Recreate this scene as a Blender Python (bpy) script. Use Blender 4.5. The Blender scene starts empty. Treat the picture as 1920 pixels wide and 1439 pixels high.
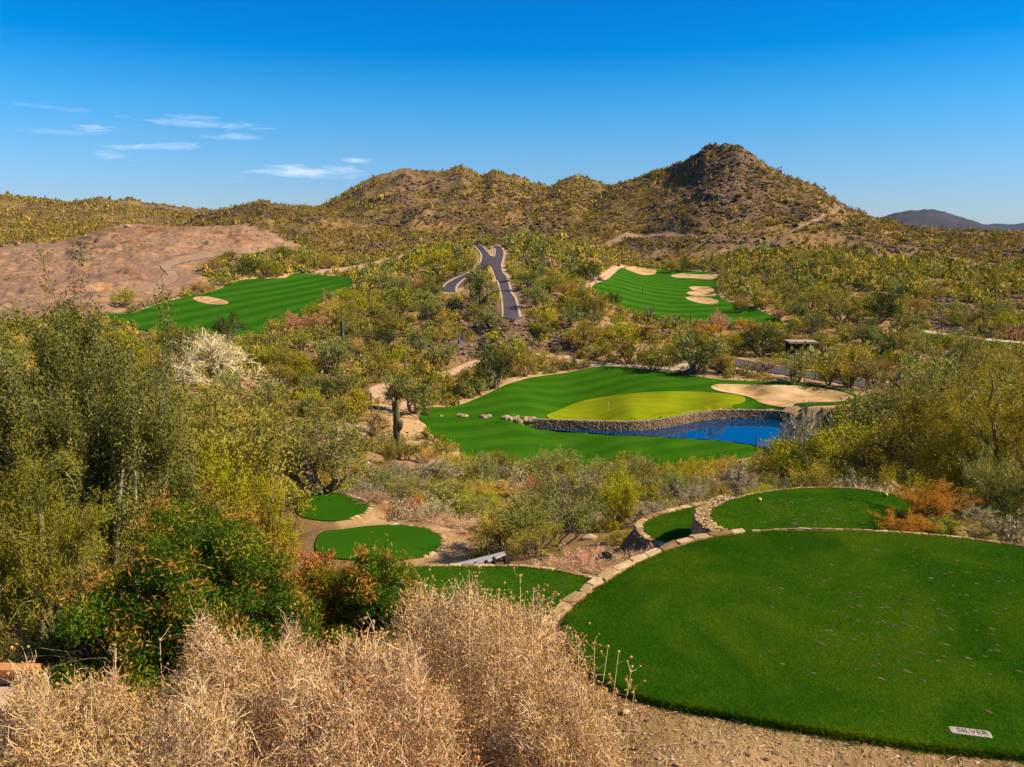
HAZE = 0.8e-5
import bpy, math, random, time
import numpy as np
from mathutils import Vector
from mathutils.geometry import delaunay_2d_cdt
T0 = time.time()
S = bpy.context.scene
C = S.collection
R = math.radians
F_PX, CX, CY, TH = 1450.0, 960.0, 719.5, R(11.5)
cT, sT = math.cos(TH), math.sin(TH)
SUN_EL, SUN_AZ = R(42), R(98)      # azimuth clockwise from +Y (view direction)

# ------------------------------------------------------------------ helpers: camera geometry
def ray(px, py):
    a = (px-CX)/F_PX; b = (CY-py)/F_PX
    return a/(cT+b*sT), (-sT+b*cT)/(cT+b*sT)       # X/Y , z/Y
def at_Y(px, py, Y):
    s, q = ray(px, py); return np.array([s*Y, Y, q*Y])
def at_z(px, py, z):
    s, q = ray(px, py); Y = z/q; return np.array([s*Y, Y, z])
def project(x, y, z):
    d = y*cT - z*sT; u = y*sT + z*cT
    d = np.where(np.abs(d) < 1e-3, 1e-3, d)
    return CX + F_PX*x/d, CY - F_PX*u/d, d

# ------------------------------------------------------------------ helpers: noise
def _h(ix, iy, seed):
    n = (ix.astype(np.int64)*374761393 + iy.astype(np.int64)*668265263 + seed*1442695041) & 0xffffffff
    n = ((n ^ (n >> 13))*1274126177) & 0xffffffff
    return ((n ^ (n >> 16)) & 0xffffff)/float(0xffffff)
def vnoise(x, y, seed=0):
    x = np.asarray(x, float); y = np.asarray(y, float)
    ix = np.floor(x); iy = np.floor(y); fx = x-ix; fy = y-iy
    ux = fx*fx*(3-2*fx); uy = fy*fy*(3-2*fy)
    a = _h(ix, iy, seed); b = _h(ix+1, iy, seed); c = _h(ix, iy+1, seed); d = _h(ix+1, iy+1, seed)
    return (a+(b-a)*ux)*(1-uy) + (c+(d-c)*ux)*uy - 0.5
def fbm(x, y, scale, octv=4, seed=0, gain=.5):
    s = 0; amp = 1; f = 1/scale; t = 0
    for i in range(octv):
        s = s + amp*vnoise(x*f+17.3*i, y*f-9.1*i, seed+i); t += amp; amp *= gain; f *= 2.03
    return s*2/t
def ridged(x, y, scale, octv=4, seed=0):
    s = 0; amp = 1; f = 1/scale; t = 0
    for i in range(octv):
        s = s + amp*(1-4*np.abs(vnoise(x*f+31.7*i, y*f+5.3*i, seed+i))); t += amp; amp *= .5; f *= 2.1
    return s/t
def smooth(e0, e1, x):
    t = np.clip((x-e0)/(e1-e0), 0, 1); return t*t*(3-2*t)
def catmull(P, n=6, closed=True):
    P = np.asarray(P, float); m = len(P); out = []
    rng = range(m) if closed else range(m-1)
    for i in rng:
        if closed: p0, p1, p2, p3 = P[(i-1) % m], P[i], P[(i+1) % m], P[(i+2) % m]
        else: p0, p1, p2, p3 = P[max(i-1, 0)], P[i], P[i+1], P[min(i+2, m-1)]
        for k in range(n):
            t = k/n
            out.append(.5*((2*p1)+(-p0+p2)*t+(2*p0-5*p1+4*p2-p3)*t*t+(-p0+3*p1-3*p2+p3)*t**3))
    if not closed: out.append(P[-1])
    return np.array(out)
def sdf(px, py, poly):
    """signed distance of points to a polygon (negative inside)"""
    px = np.asarray(px, float); py = np.asarray(py, float)
    d = np.full(px.shape, 1e18); ins = np.zeros(px.shape, bool)
    n = len(poly)
    for i in range(n):
        ax, ay = poly[i][:2]; bx, by = poly[(i+1) % n][:2]
        ex, ey = bx-ax, by-ay; L = ex*ex+ey*ey+1e-12
        t = np.clip(((px-ax)*ex+(py-ay)*ey)/L, 0, 1)
        d = np.minimum(d, (px-ax-t*ex)**2+(py-ay-t*ey)**2)
        c = ((ay > py) != (by > py))
        with np.errstate(divide='ignore', invalid='ignore'):
            xi = ax+(py-ay)*ex/(ey if ey != 0 else 1e-12)
        ins ^= (c & (px < xi))
    d = np.sqrt(d)
    return np.where(ins, -d, d)
def sdf_near(X, Y, poly, margin):
    """sdf only near the polygon's box, elsewhere +margin"""
    p = np.asarray(poly); out = np.full(X.shape, float(margin))
    m = (X > p[:, 0].min()-margin) & (X < p[:, 0].max()+margin) & (Y > p[:, 1].min()-margin) & (Y < p[:, 1].max()+margin)
    if m.any(): out[m] = np.minimum(sdf(X[m], Y[m], p), margin)
    return out

# ------------------------------------------------------------------ helpers: objects
def tag(o, label=None, cat=None, group=None, kind=None):
    if label: o['label'] = label
    if cat: o['category'] = cat
    if group: o['group'] = group
    if kind: o['kind'] = kind
    return o
def empty(name, loc=(0, 0, 0), label=None, cat=None, group=None):
    o = bpy.data.objects.new(name, None); C.objects.link(o); o.location = loc; o.empty_display_size = .2
    return tag(o, label, cat, group)
class MB:
    """collects vertex / face arrays; build() links them as one mesh object"""
    def __init__(s): s.v = []; s.f = []; s.n = 0; s.mi = []; s.at = []; s.col = []
    def add(s, V, F, mat=0, rnd=None, col=None):
        V = np.asarray(V, float).reshape(-1, 3); F = np.asarray(F, np.int64)
        s.v.append(V); s.f.append(F+s.n); s.n += len(V)
        s.mi.append(np.full(len(F), mat)); s.at.append(np.zeros(len(F))+(0.5 if rnd is None else rnd))
        s.col.append(np.ones((len(F), 3))*(.5 if col is None else col))
    def mesh(s, name, mats, sm=False):
        me = bpy.data.meshes.new(name)
        V = np.concatenate(s.v); me.vertices.add(len(V)); me.vertices.foreach_set('co', V.ravel())
        loops = np.concatenate([f.ravel() for f in s.f]); cnt = np.concatenate([np.full(len(f), f.shape[1]) for f in s.f])
        me.loops.add(len(loops)); me.loops.foreach_set('vertex_index', loops.astype(np.int32))
        me.polygons.add(len(cnt)); me.polygons.foreach_set('loop_start', (np.cumsum(cnt)-cnt).astype(np.int32))
        me.polygons.foreach_set('loop_total', cnt.astype(np.int32))
        me.polygons.foreach_set('material_index', np.concatenate(s.mi).astype(np.int32))
        me.polygons.foreach_set('use_smooth', np.full(len(cnt), bool(sm)))
        a = me.attributes.new('rnd', 'FLOAT', 'FACE'); a.data.foreach_set('value', np.concatenate(s.at).astype(np.float32))
        col = np.concatenate(s.col)
        if np.ptp(col) > 0:
            a = me.attributes.new('tint', 'FLOAT_COLOR', 'FACE')
            a.data.foreach_set('color', np.concatenate([col, np.ones((len(col), 1))], 1).astype(np.float32).ravel())
        for m in (mats if isinstance(mats, (list, tuple)) else [mats]): me.materials.append(m)
        me.update(calc_edges=True)
        return me
    def build(s, name, mats, parent=None, sm=False, loc=None):
        o = bpy.data.objects.new(name, s.mesh(name, mats, sm)); C.objects.link(o)
        if parent is not None: o.parent = parent
        if loc is not None: o.location = loc
        return o
def unit(v): return v/(np.linalg.norm(v)+1e-12)
def tube(mb, pts, rad, sides=5, mat=0, rnd=None, cap=True):
    pts = np.asarray(pts, float); n = len(pts); rad = np.broadcast_to(rad, (n,))
    d = np.gradient(pts, axis=0); d /= np.linalg.norm(d, axis=1)[:, None]+1e-9
    ref = np.array([0, 0, 1.]) if abs(d[0][2]) < .9 else np.array([1., 0, 0])
    a = np.cross(d, ref); a /= np.linalg.norm(a, axis=1)[:, None]+1e-9; b = np.cross(d, a)
    th = np.arange(sides)*2*np.pi/sides
    V = pts[:, None]+rad[:, None, None]*(np.cos(th)[None, :, None]*a[:, None]+np.sin(th)[None, :, None]*b[:, None])
    i = np.arange(n-1)[:, None]*sides; j = np.arange(sides)[None]; k = (j+1) % sides
    Fq = np.stack([i+j, i+k, i+sides+k, i+sides+j], -1).reshape(-1, 4)
    mb.add(V.reshape(-1, 3), Fq, mat, rnd)
    if cap:
        mb.add(np.vstack([V[-1], pts[-1]+d[-1]*rad[-1]*.6]), [[q, (q+1) % sides, sides] for q in range(sides)], mat, rnd)
def box(mb, c, size, rot=0, mat=0, jit=0, rng=None, rnd=None, tilt=None):
    s = np.array(size)/2.
    V = np.array([[x, y, z] for x in (-1, 1) for y in (-1, 1) for z in (-1, 1)], float)*s
    if jit: V += rng.normal(0, jit, V.shape)
    if tilt is not None:
        ca, sa = math.cos(tilt), math.sin(tilt); V = V @ np.array([[ca, 0, -sa], [0, 1, 0], [sa, 0, ca]])
    ca, sa = math.cos(rot), math.sin(rot); V = V @ np.array([[ca, sa, 0], [-sa, ca, 0], [0, 0, 1]])
    mb.add(V+np.array(c), [[0, 1, 3, 2], [4, 6, 7, 5], [0, 4, 5, 1], [2, 3, 7, 6], [0, 2, 6, 4], [1, 5, 7, 3]], mat, rnd)
def ico(sub=1):
    import bmesh
    bm = bmesh.new(); bmesh.ops.create_icosphere(bm, subdivisions=sub, radius=1)
    V = np.array([v.co[:] for v in bm.verts]); Fa = np.array([[v.index for v in f.verts] for f in bm.faces]); bm.free(); return V, Fa
ICO1, ICO2, ICO3 = ico(1), ico(2), ico(3)
def rock(mb, c, size, rng, lod=2, mat=0, rnd=None):
    V, Fa = (ICO1, ICO2, ICO3)[lod-1]
    n = rng.normal(size=(5, 3)); n /= np.linalg.norm(n, axis=1)[:, None]
    W = V.copy()
    for k in n:                                           # chop flat facets
        dd = W @ k; lim = rng.uniform(.55, .85); W = W-np.where(dd > lim, dd-lim, 0)[:, None]*k
    W *= 1+rng.normal(0, .04, (len(W), 1))
    mb.add(W*np.asarray(size)+np.asarray(c), Fa, mat, rng.random() if rnd is None else rnd)
def leaves(mb, P, rng, L, W, bias=None, mat=0, rnd=None, up=.0, tri=False, col=None):
    """one small blade per point, random orientation mixed with a bias direction"""
    n = len(P); a = rng.normal(size=(n, 3)); a /= np.linalg.norm(a, axis=1)[:, None]
    if bias is not None: a = a+bias
    a[:, 2] += up; a /= np.linalg.norm(a, axis=1)[:, None]+1e-9
    b = np.cross(a, rng.normal(size=(n, 3))); b /= np.linalg.norm(b, axis=1)[:, None]+1e-9
    l = (L*rng.uniform(.6, 1.3, n))[:, None]; w = (W*rng.uniform(.7, 1.3, n))[:, None]
    r = rng.random(n) if rnd is None else rnd
    if tri:
        V = np.stack([P-b*w*.5-a*l*.5, P+b*w*.5-a*l*.5, P+a*l*.5], 1).reshape(-1, 3)
        mb.add(V, np.arange(3*n).reshape(-1, 3), mat, r, col)
    else:
        V = np.stack([P-a*l*.5, P+b*w*.5, P+a*l*.5, P-b*w*.5], 1).reshape(-1, 3)
        mb.add(V, np.arange(4*n).reshape(-1, 4), mat, r, col)

# ------------------------------------------------------------------ materials
def nmat(name):
    m = bpy.data.materials.new(name); m.use_nodes = True; nt = m.node_tree; nt.nodes.clear()
    out = nt.nodes.new('ShaderNodeOutputMaterial'); return m, nt, out
def N(nt, t, **kw):
    n = nt.nodes.new(t)
    for k, v in kw.items():
        if k in n.inputs.keys() if isinstance(k, str) else False: n.inputs[k].default_value = v
        else: setattr(n, k, v)
    return n
def c4(c): return (c[0], c[1], c[2], 1)
def mixc(nt, fac, a, b, bt='MIX'):
    m = nt.nodes.new('ShaderNodeMix'); m.data_type = 'RGBA'; m.blend_type = bt
    for s, v in ((0, fac), (6, a), (7, b)):
        if isinstance(v, bpy.types.NodeSocket): nt.links.new(v, m.inputs[s])
        elif s == 0: m.inputs[0].default_value = v
        else: m.inputs[s].default_value = c4(v)
    return m.outputs[2]
def math_n(nt, op, a, b=None, c=None, clamp=False):
    m = nt.nodes.new('ShaderNodeMath'); m.operation = op; m.use_clamp = clamp
    for i, v in enumerate((a, b, c)):
        if v is None: continue
        if isinstance(v, bpy.types.NodeSocket): nt.links.new(v, m.inputs[i])
        else: m.inputs[i].default_value = v
    return m.outputs[0]
def noise_n(nt, scale, detail=3, vec=None, rough=.55, dist=0):
    n = nt.nodes.new('ShaderNodeTexNoise'); n.inputs['Scale'].default_value = scale; n.inputs['Detail'].default_value = detail
    n.inputs['Roughness'].default_value = rough; n.inputs['Distortion'].default_value = dist
    if vec is not None: nt.links.new(vec, n.inputs['Vector'])
    return n.outputs['Fac']
def pos_n(nt): return nt.nodes.new('ShaderNodeNewGeometry').outputs['Position']
def attr_n(nt, name, out='Fac'):
    a = nt.nodes.new('ShaderNodeAttribute'); a.attribute_name = name; return a.outputs[out]
def ramp_n(nt, fac, stops):
    r = nt.nodes.new('ShaderNodeValToRGB'); e = r.color_ramp.elements
    while len(e) > 1: e.remove(e[0])
    e[0].position = stops[0][0]; e[0].color = c4(stops[0][1]) if hasattr(stops[0][1], '__len__') else (stops[0][1],)*3+(1,)
    for p, c in stops[1:]:
        k = e.new(p); k.color = c4(c) if hasattr(c, '__len__') else (c, c, c, 1)
    nt.links.new(fac, r.inputs[0]); return r.outputs[0]
def finish(nt, out, col, rough=.9, bump=None, bstr=.5, bdist=.05, spec=.2):
    p = nt.nodes.new('ShaderNodeBsdfPrincipled'); p.inputs['Roughness'].default_value = rough
    p.inputs['Specular IOR Level'].default_value = spec
    if isinstance(col, bpy.types.NodeSocket): nt.links.new(col, p.inputs['Base Color'])
    else: p.inputs['Base Color'].default_value = c4(col)
    if bump is not None:
        b = nt.nodes.new('ShaderNodeBump'); b.inputs['Strength'].default_value = bstr; b.inputs['Distance'].default_value = bdist
        nt.links.new(bump, b.inputs['Height']); nt.links.new(b.outputs[0], p.inputs['Normal'])
    nt.links.new(p.outputs[0], out.inputs[0]); return p
def leaf_mat(name, c1, c2, trans=.25, objvar=.22, c3=None):
    m, nt, out = nmat(name)
    r = attr_n(nt, 'rnd')
    stops = [(0, c1), (.75, c2), (1, c3 or c2)]
    col = ramp_n(nt, r, stops)
    oi = nt.nodes.new('ShaderNodeObjectInfo')
    hs = nt.nodes.new('ShaderNodeHueSaturation')
    nt.links.new(math_n(nt, 'MULTIPLY_ADD', oi.outputs['Random'], objvar*2, 1-objvar), hs.inputs['Value'])
    w = math_n(nt, 'FRACT', math_n(nt, 'MULTIPLY', oi.outputs['Random'], 17.31))
    nt.links.new(math_n(nt, 'MULTIPLY_ADD', w, .035, .4825), hs.inputs['Hue'])
    nt.links.new(col, hs.inputs['Color'])
    d = nt.nodes.new('ShaderNodeBsdfDiffuse'); t = nt.nodes.new('ShaderNodeBsdfTranslucent')
    nt.links.new(hs.outputs[0], d.inputs[0]); nt.links.new(hs.outputs[0], t.inputs[0])
    x = nt.nodes.new('ShaderNodeMixShader'); x.inputs[0].default_value = trans
    nt.links.new(d.outputs[0], x.inputs[1]); nt.links.new(t.outputs[0], x.inputs[2]); nt.links.new(x.outputs[0], out.inputs[0])
    return m
def tint_mat(name, trans=.2):
    m, nt, out = nmat(name)
    col = attr_n(nt, 'tint', 'Color'); r = attr_n(nt, 'rnd')
    hs = nt.nodes.new('ShaderNodeHueSaturation'); nt.links.new(col, hs.inputs['Color'])
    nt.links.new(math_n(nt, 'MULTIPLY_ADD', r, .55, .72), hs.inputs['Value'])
    d = nt.nodes.new('ShaderNodeBsdfDiffuse'); nt.links.new(hs.outputs[0], d.inputs[0])
    if trans:
        t = nt.nodes.new('ShaderNodeBsdfTranslucent'); nt.links.new(hs.outputs[0], t.inputs[0])
        x = nt.nodes.new('ShaderNodeMixShader'); x.inputs[0].default_value = trans
        nt.links.new(d.outputs[0], x.inputs[1]); nt.links.new(t.outputs[0], x.inputs[2]); nt.links.new(x.outputs[0], out.inputs[0])
    else: nt.links.new(d.outputs[0], out.inputs[0])
    return m
M = {}
# foliage colours by species and season
PAL = {
 'pv': ((.29, .25, .010), (.54, .46, .03)),         # palo verde, bright yellow green
 'yb': ((.37, .25, .037), (.60, .43, .075)),         # yellowish brown
 'ol': ((.19, .165, .020), (.41, .345, .052)),       # creosote, olive
 'gg': ((.165, .165, .036), (.39, .38, .09)),        # grey green
 'dk': ((.045, .065, .010), (.13, .15, .024)),         # dark green mesquite
 'gy': ((.24, .20, .11), (.45, .38, .23)),         # grey sage
 'ru': ((.46, .18, .08), (.66, .30, .15)),         # rust pink
 'or': ((.50, .24, .02), (.68, .40, .05)),         # orange leaves
 'dr': ((.44, .26, .13), (.68, .44, .25)),         # dry straw
 'wh': ((.62, .50, .27), (.86, .72, .42)),         # bleached twigs
 'hb': ((.21, .14, .03), (.38, .25, .055)),         # sun browned hillside scrub
}
for k, (a, b) in PAL.items(): M['leaf_'+k] = leaf_mat('foliage_'+k, a, b, .22 if k not in ('wh', 'dr') else .1)
M['leaf_big'] = leaf_mat('feathery_olive_leaves', (.095, .105, .018), (.27, .26, .048), .25, .1, (.50, .43, .16))
M['leaf_pvd'] = leaf_mat('palo_verde_near_leaves', (.14, .135, .012), (.34, .31, .03), .25, .1)
M['leaf_tan'] = leaf_mat('tangled_brown_leaves', (.08, .07, .015), (.24, .17, .045), .2, .1, (.40, .2, .05))
m, nt, out = nmat('bark'); M['bark'] = m
finish(nt, out, ramp_n(nt, noise_n(nt, 8, 4, pos_n(nt)), [(.3, (.10, .07, .045)), (.7, (.26, .2, .13))]), .9)
m, nt, out = nmat('pale_bark'); M['pbark'] = m
finish(nt, out, ramp_n(nt, noise_n(nt, 8, 4, pos_n(nt)), [(.3, (.35, .28, .19)), (.7, (.6, .5, .34))]), .9)
m, nt, out = nmat('green_bark'); M['gbark'] = m
finish(nt, out, ramp_n(nt, noise_n(nt, 6, 4, pos_n(nt)), [(.3, (.16, .15, .05)), (.7, (.34, .3, .12))]), .8)
M['tint'] = tint_mat('scrub_foliage'); M['tint_rock'] = tint_mat('volcanic_rock', 0)
# desert ground
m, nt, out = nmat('desert_soil'); M['soil'] = m
P = pos_n(nt)
n1 = noise_n(nt, .03, 6, P, .6); n2 = noise_n(nt, .6, 6, P, .7); n3 = noise_n(nt, 9, 5, P, .75)
soil = ramp_n(nt, math_n(nt, 'ADD', math_n(nt, 'MULTIPLY', n1, .5), math_n(nt, 'MULTIPLY', n2, .5)),
              [(.3, (.21, .12, .045)), (.5, (.35, .205, .08)), (.7, (.50, .31, .13))])
soil = mixc(nt, .5, soil, ramp_n(nt, n3, [(.35, (.35, .35, .35)), (.6, (1, 1, 1))]), 'MULTIPLY')
hillc = ramp_n(nt, math_n(nt, 'ADD', math_n(nt, 'MULTIPLY', noise_n(nt, .012, 6, P, .65), .6), math_n(nt, 'MULTIPLY', noise_n(nt, .12, 5, P, .7), .4)),
               [(.36, (.08, .045, .025)), (.46, (.19, .11, .045)), (.56, (.29, .175, .065)), (.68, (.38, .235, .09))])
soil = mixc(nt, attr_n(nt, 'hill'), soil, hillc)
sand = ramp_n(nt, math_n(nt, 'ADD', math_n(nt, 'MULTIPLY', n2, .6), math_n(nt, 'MULTIPLY', n3, .4)), [(.3, (.33, .185, .08)), (.5, (.54, .335, .16)), (.7, (.67, .45, .24))])
och = ramp_n(nt, noise_n(nt, 1.1, 5, P, .7, .8), [(.48, 0), (.62, .75)])
sand = mixc(nt, och, sand, (.50, .30, .09))
soil = mixc(nt, attr_n(nt, 'sand'), soil, sand)
sx = nt.nodes.new('ShaderNodeMapping'); sx.inputs['Scale'].default_value = (.6, 1, 1.6); nt.links.new(P, sx.inputs[0])
q1 = noise_n(nt, .03, 10, sx.outputs[0], .78, .8); q2 = noise_n(nt, .25, 6, P, .7)
qc = ramp_n(nt, math_n(nt, 'ADD', math_n(nt, 'MULTIPLY', q1, .65), math_n(nt, 'MULTIPLY', q2, .35)),
            [(.34, (.07, .03, .017)), (.42, (.22, .095, .045)), (.46, (.34, .18, .10)), (.50, (.25, .16, .105)), (.54, (.38, .215, .12)), (.58, (.50, .24, .085)), (.62, (.34, .19, .105)), (.68, (.64, .41, .21))])
qv = nt.nodes.new('ShaderNodeTexVoronoi'); qv.inputs['Scale'].default_value = .45; nt.links.new(P, qv.inputs['Vector'])
qc = mixc(nt, .75, qc, ramp_n(nt, qv.outputs['Distance'], [(.1, (.45, .45, .45)), (.45, (1, 1, 1))]), 'MULTIPLY')
soil = mixc(nt, attr_n(nt, 'quarry'), soil, qc)
rk = ramp_n(nt, n2, [(.4, (.07, .04, .026)), (.6, (.22, .135, .08))])
soil = mixc(nt, attr_n(nt, 'rocky'), soil, rk)
finish(nt, out, soil, .95, math_n(nt, 'ADD', n2, math_n(nt, 'MULTIPLY', n3, .4)), .7, .25)
m, nt, out = nmat('far_mountain_slopes'); M['far'] = m
finish(nt, out, ramp_n(nt, noise_n(nt, .012, 8, pos_n(nt), .7), [(.35, (.035, .035, .055)), (.65, (.085, .07, .08))]), .95)
# turf
def turf(name, dark, light, ang, width, contrast, bscale=40, ripple=.6):
    m, nt, out = nmat(name); P = pos_n(nt)
    mp = nt.nodes.new('ShaderNodeMapping'); mp.inputs['Rotation'].default_value = (0, 0, ang); nt.links.new(P, mp.inputs[0])
    sep = nt.nodes.new('ShaderNodeSeparateXYZ'); nt.links.new(mp.outputs[0], sep.inputs[0])
    wob = math_n(nt, 'MULTIPLY', noise_n(nt, .02, 2, P), ripple*width*6)
    s = math_n(nt, 'SINE', math_n(nt, 'MULTIPLY', math_n(nt, 'ADD', sep.outputs[0], wob), math.pi/width))
    s = math_n(nt, 'MULTIPLY_ADD', s, 2.2, .5, True)
    base = mixc(nt, math_n(nt, 'MULTIPLY_ADD', s, contrast, .5-contrast/2), dark, light)
    big = ramp_n(nt, noise_n(nt, .12, 4, P, .6), [(.35, (.62, .75, .7)), (.65, (1.15, 1.05, 1))])
    base = mixc(nt, .6, base, big, 'MULTIPLY')
    fine = noise_n(nt, bscale*.12, 4, P, .8)
    base = mixc(nt, .5, base, ramp_n(nt, fine, [(.3, (.6, .62, .6)), (.7, (1.25, 1.2, 1.1))]), 'MULTIPLY')
    finish(nt, out, base, 1.0, noise_n(nt, bscale, 3, P), .35, .04, 0)
    return m
M['fair1'] = turf('fairway_turf', (.020, .090, .004), (.060, .165, .008), R(62), 3.4, .30, ripple=.02)
M['fair2'] = turf('far_fairway_turf', (.02, .095, .005), (.065, .18, .012), R(75), 7, .5, ripple=.1)
M['fair3'] = turf('far_fairway_turf_west', (.02, .095, .005), (.06, .175, .012), R(20), 8, .42, ripple=.05)
M['green'] = turf('green_turf', (.20, .24, .006), (.255, .285, .010), R(85), 1.8, .4)
M['tee'] = turf('tee_turf', (.022, .085, .004), (.045, .14, .008), R(60), 2.2, .15, 160)
# blades
m, nt, out = nmat('grass_blades'); M['blade'] = m
P = pos_n(nt); r = attr_n(nt, 'rnd')
big = noise_n(nt, .45, 5, P, .62, .8)
colA = ramp_n(nt, r, [(0, (.034, .105, .004)), (.6, (.070, .19, .008)), (1, (.12, .24, .012))])
colB = ramp_n(nt, r, [(0, (.11, .18, .006)), (.6, (.21, .31, .010)), (1, (.32, .40, .02))])
col = mixc(nt, ramp_n(nt, big, [(.40, 0), (.62, 1)]), colA, colB)
d = nt.nodes.new('ShaderNodeBsdfDiffuse'); t = nt.nodes.new('ShaderNodeBsdfTranslucent'); nt.links.new(col, d.inputs[0]); nt.links.new(col, t.inputs[0])
x = nt.nodes.new('ShaderNodeMixShader'); x.inputs[0].default_value = .4
nt.links.new(d.outputs[0], x.inputs[1]); nt.links.new(t.outputs[0], x.inputs[2]); nt.links.new(x.outputs[0], out.inputs[0])
def simple(name, stops, scale=3, rough=.9, bscale=None, bstr=.4, bdist=.02, spec=.2, detail=5):
    m, nt, out = nmat(name); P = pos_n(nt)
    finish(nt, out, ramp_n(nt, noise_n(nt, scale, detail, P, .65), stops), rough, noise_n(nt, bscale or scale*4, 4, P), bstr, bdist, spec)
    return m
M['sandtrap'] = simple('bunker_sand', [(.35, (.30, .18, .06)), (.45, (.50, .30, .11)), (.55, (.60, .38, .18)), (.66, (.74, .50, .28))], .16, bscale=3, bdist=.05)
M['path'] = simple('sandy_path', [(.3, (.46, .27, .16)), (.7, (.62, .40, .25))], .4)
M['track'] = simple('dirt_track', [(.3, (.26, .16, .09)), (.7, (.42, .27, .17))], .3)
M['concrete'] = simple('pale_concrete', [(.3, (.46, .32, .21)), (.7, (.60, .44, .30))], .5)
M['asphalt'] = simple('asphalt', [(.3, (.070, .055, .066)), (.7, (.105, .085, .098))], .8, .85, 20, .3, .01)
M['water_bed'] = simple('pond_bed', [(.3, (.03, .035, .03)), (.7, (.05, .05, .04))], .5)
m, nt, out = nmat('pond_water'); M['water'] = m
p = finish(nt, out, (.000, .045, .13), .0, None, .012, .03, .5); p.inputs['IOR'].default_value = 2.5
def stone(name, cols, scale, bdist):
    m, nt, out = nmat(name); P = pos_n(nt)
    v = nt.nodes.new('ShaderNodeTexVoronoi'); v.feature = 'DISTANCE_TO_EDGE'; v.inputs['Scale'].default_value = scale; nt.links.new(P, v.inputs['Vector'])
    v2 = nt.nodes.new('ShaderNodeTexVoronoi'); v2.inputs['Scale'].default_value = scale; nt.links.new(P, v2.inputs['Vector'])
    sep = nt.nodes.new('ShaderNodeSeparateColor'); nt.links.new(v2.outputs['Color'], sep.inputs[0])
    fac = math_n(nt, 'ADD', math_n(nt, 'MULTIPLY', sep.outputs[0], .6), math_n(nt, 'MULTIPLY', attr_n(nt, 'rnd'), .4))
    c = ramp_n(nt, fac, cols)
    c = mixc(nt, ramp_n(nt, v.outputs['Distance'], [(0, .75), (.06, 0)]), c, (.07, .045, .03))
    c = mixc(nt, .5, c, ramp_n(nt, noise_n(nt, scale*5, 5, P), [(.3, (.55, .55, .55)), (.65, (1.1, 1.1, 1.1))]), 'MULTIPLY')
    finish(nt, out, c, .9, ramp_n(nt, v.outputs['Distance'], [(0, 0), (.12, 1)]), .8, bdist)
    return m
M['stone'] = stone('tan_wall_stone', [(0, (.28, .17, .10)), (.5, (.46, .31, .19)), (1, (.62, .47, .31))], 3.2, .05)
m, nt, out = nmat('cap_stone'); M['capstone'] = m; P = pos_n(nt)
f = math_n(nt, 'ADD', math_n(nt, 'MULTIPLY', noise_n(nt, 5, 6, P, .7), .6), math_n(nt, 'MULTIPLY', attr_n(nt, 'rnd'), .4))
finish(nt, out, ramp_n(nt, f, [(.25, (.17, .095, .04)), (.42, (.34, .205, .085)), (.58, (.50, .33, .15)), (.75, (.66, .50, .29))]), .9, noise_n(nt, 16, 5, P), .6, .03)
M['pondstone'] = stone('pond_wall_stone', [(0, (.16, .10, .07)), (.5, (.34, .23, .15)), (1, (.55, .40, .28))], 2.0, .1)
M['boulder'] = simple('boulder_rock', [(.3, (.16, .10, .065)), (.5, (.38, .25, .15)), (.7, (.60, .43, .26))], 1.2, bscale=5, bdist=.08)
M['wood'] = simple('weathered_wood', [(.3, (.16, .09, .05)), (.7, (.34, .2, .11))], 5)
M['greywood'] = simple('bleached_board', [(.3, (.40, .34, .32)), (.7, (.58, .52, .49))], 4)
M['rust'] = simple('rust_red_roof', [(.3, (.26, .07, .03)), (.7, (.42, .13, .06))], .8)
M['tanroof'] = simple('tan_slab', [(.3, (.34, .24, .17)), (.7, (.5, .37, .27))], .8)
M['dark'] = simple('dark_timber', [(.3, (.02, .015, .012)), (.7, (.05, .035, .03))], 2)
M['orange'] = simple('orange_timber', [(.3, (.50, .19, .06)), (.7, (.64, .28, .10))], 6)
M['cactus'] = None
m, nt, out = nmat('saguaro_skin'); M['cactus'] = m
finish(nt, out, ramp_n(nt, noise_n(nt, .8, 4, pos_n(nt)), [(.3, (.09, .09, .03)), (.55, (.17, .155, .055)), (.75, (.26, .21, .09))]), .8)
M['yellow'] = simple('yellow_paint', [(.3, (.70, .50, .05)), (.7, (.8, .6, .09))], 8)
M['blue'] = simple('blue_cloth', [(.3, (.02, .06, .30)), (.7, (.05, .12, .45))], 2)
M['white'] = simple('white_paint', [(.3, (.75, .74, .72)), (.7, (.85, .84, .82))], 3)
M['plaque'] = simple('granite_plaque', [(.35, (.30, .23, .18)), (.5, (.46, .38, .31)), (.65, (.56, .48, .40))], 60)
M['ink'] = simple('carved_letters', [(.3, (.06, .05, .04)), (.7, (.10, .08, .07))], 30)
M['divot'] = simple('divot_soil_shade', [(.3, (.05, .05, .02)), (.7, (.22, .16, .08))], 14)
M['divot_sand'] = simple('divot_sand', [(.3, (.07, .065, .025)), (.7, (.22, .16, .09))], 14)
M['gravel'] = tint_mat('gravel_stones', 0)
m, nt, out = nmat('dry_twigs'); M['twig'] = m
col = ramp_n(nt, attr_n(nt, 'rnd'), [(0, (.30, .165, .065)), (.35, (.55, .35, .17)), (.8, (.82, .56, .30)), (1, (.92, .70, .42))])
finish(nt, out, col, .9, spec=.1)
M['dryleaf'] = leaf_mat('dry_curled_leaves', (.38, .19, .05), (.62, .36, .12), .2)
M['fern'] = leaf_mat('glossy_green_leaves', (.022, .085, .010), (.12, .22, .016), .3, .1, (.36, .34, .03))
M['pods'] = leaf_mat('orange_seed_pods', (.28, .11, .02), (.55, .26, .05), .2, .1)

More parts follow.
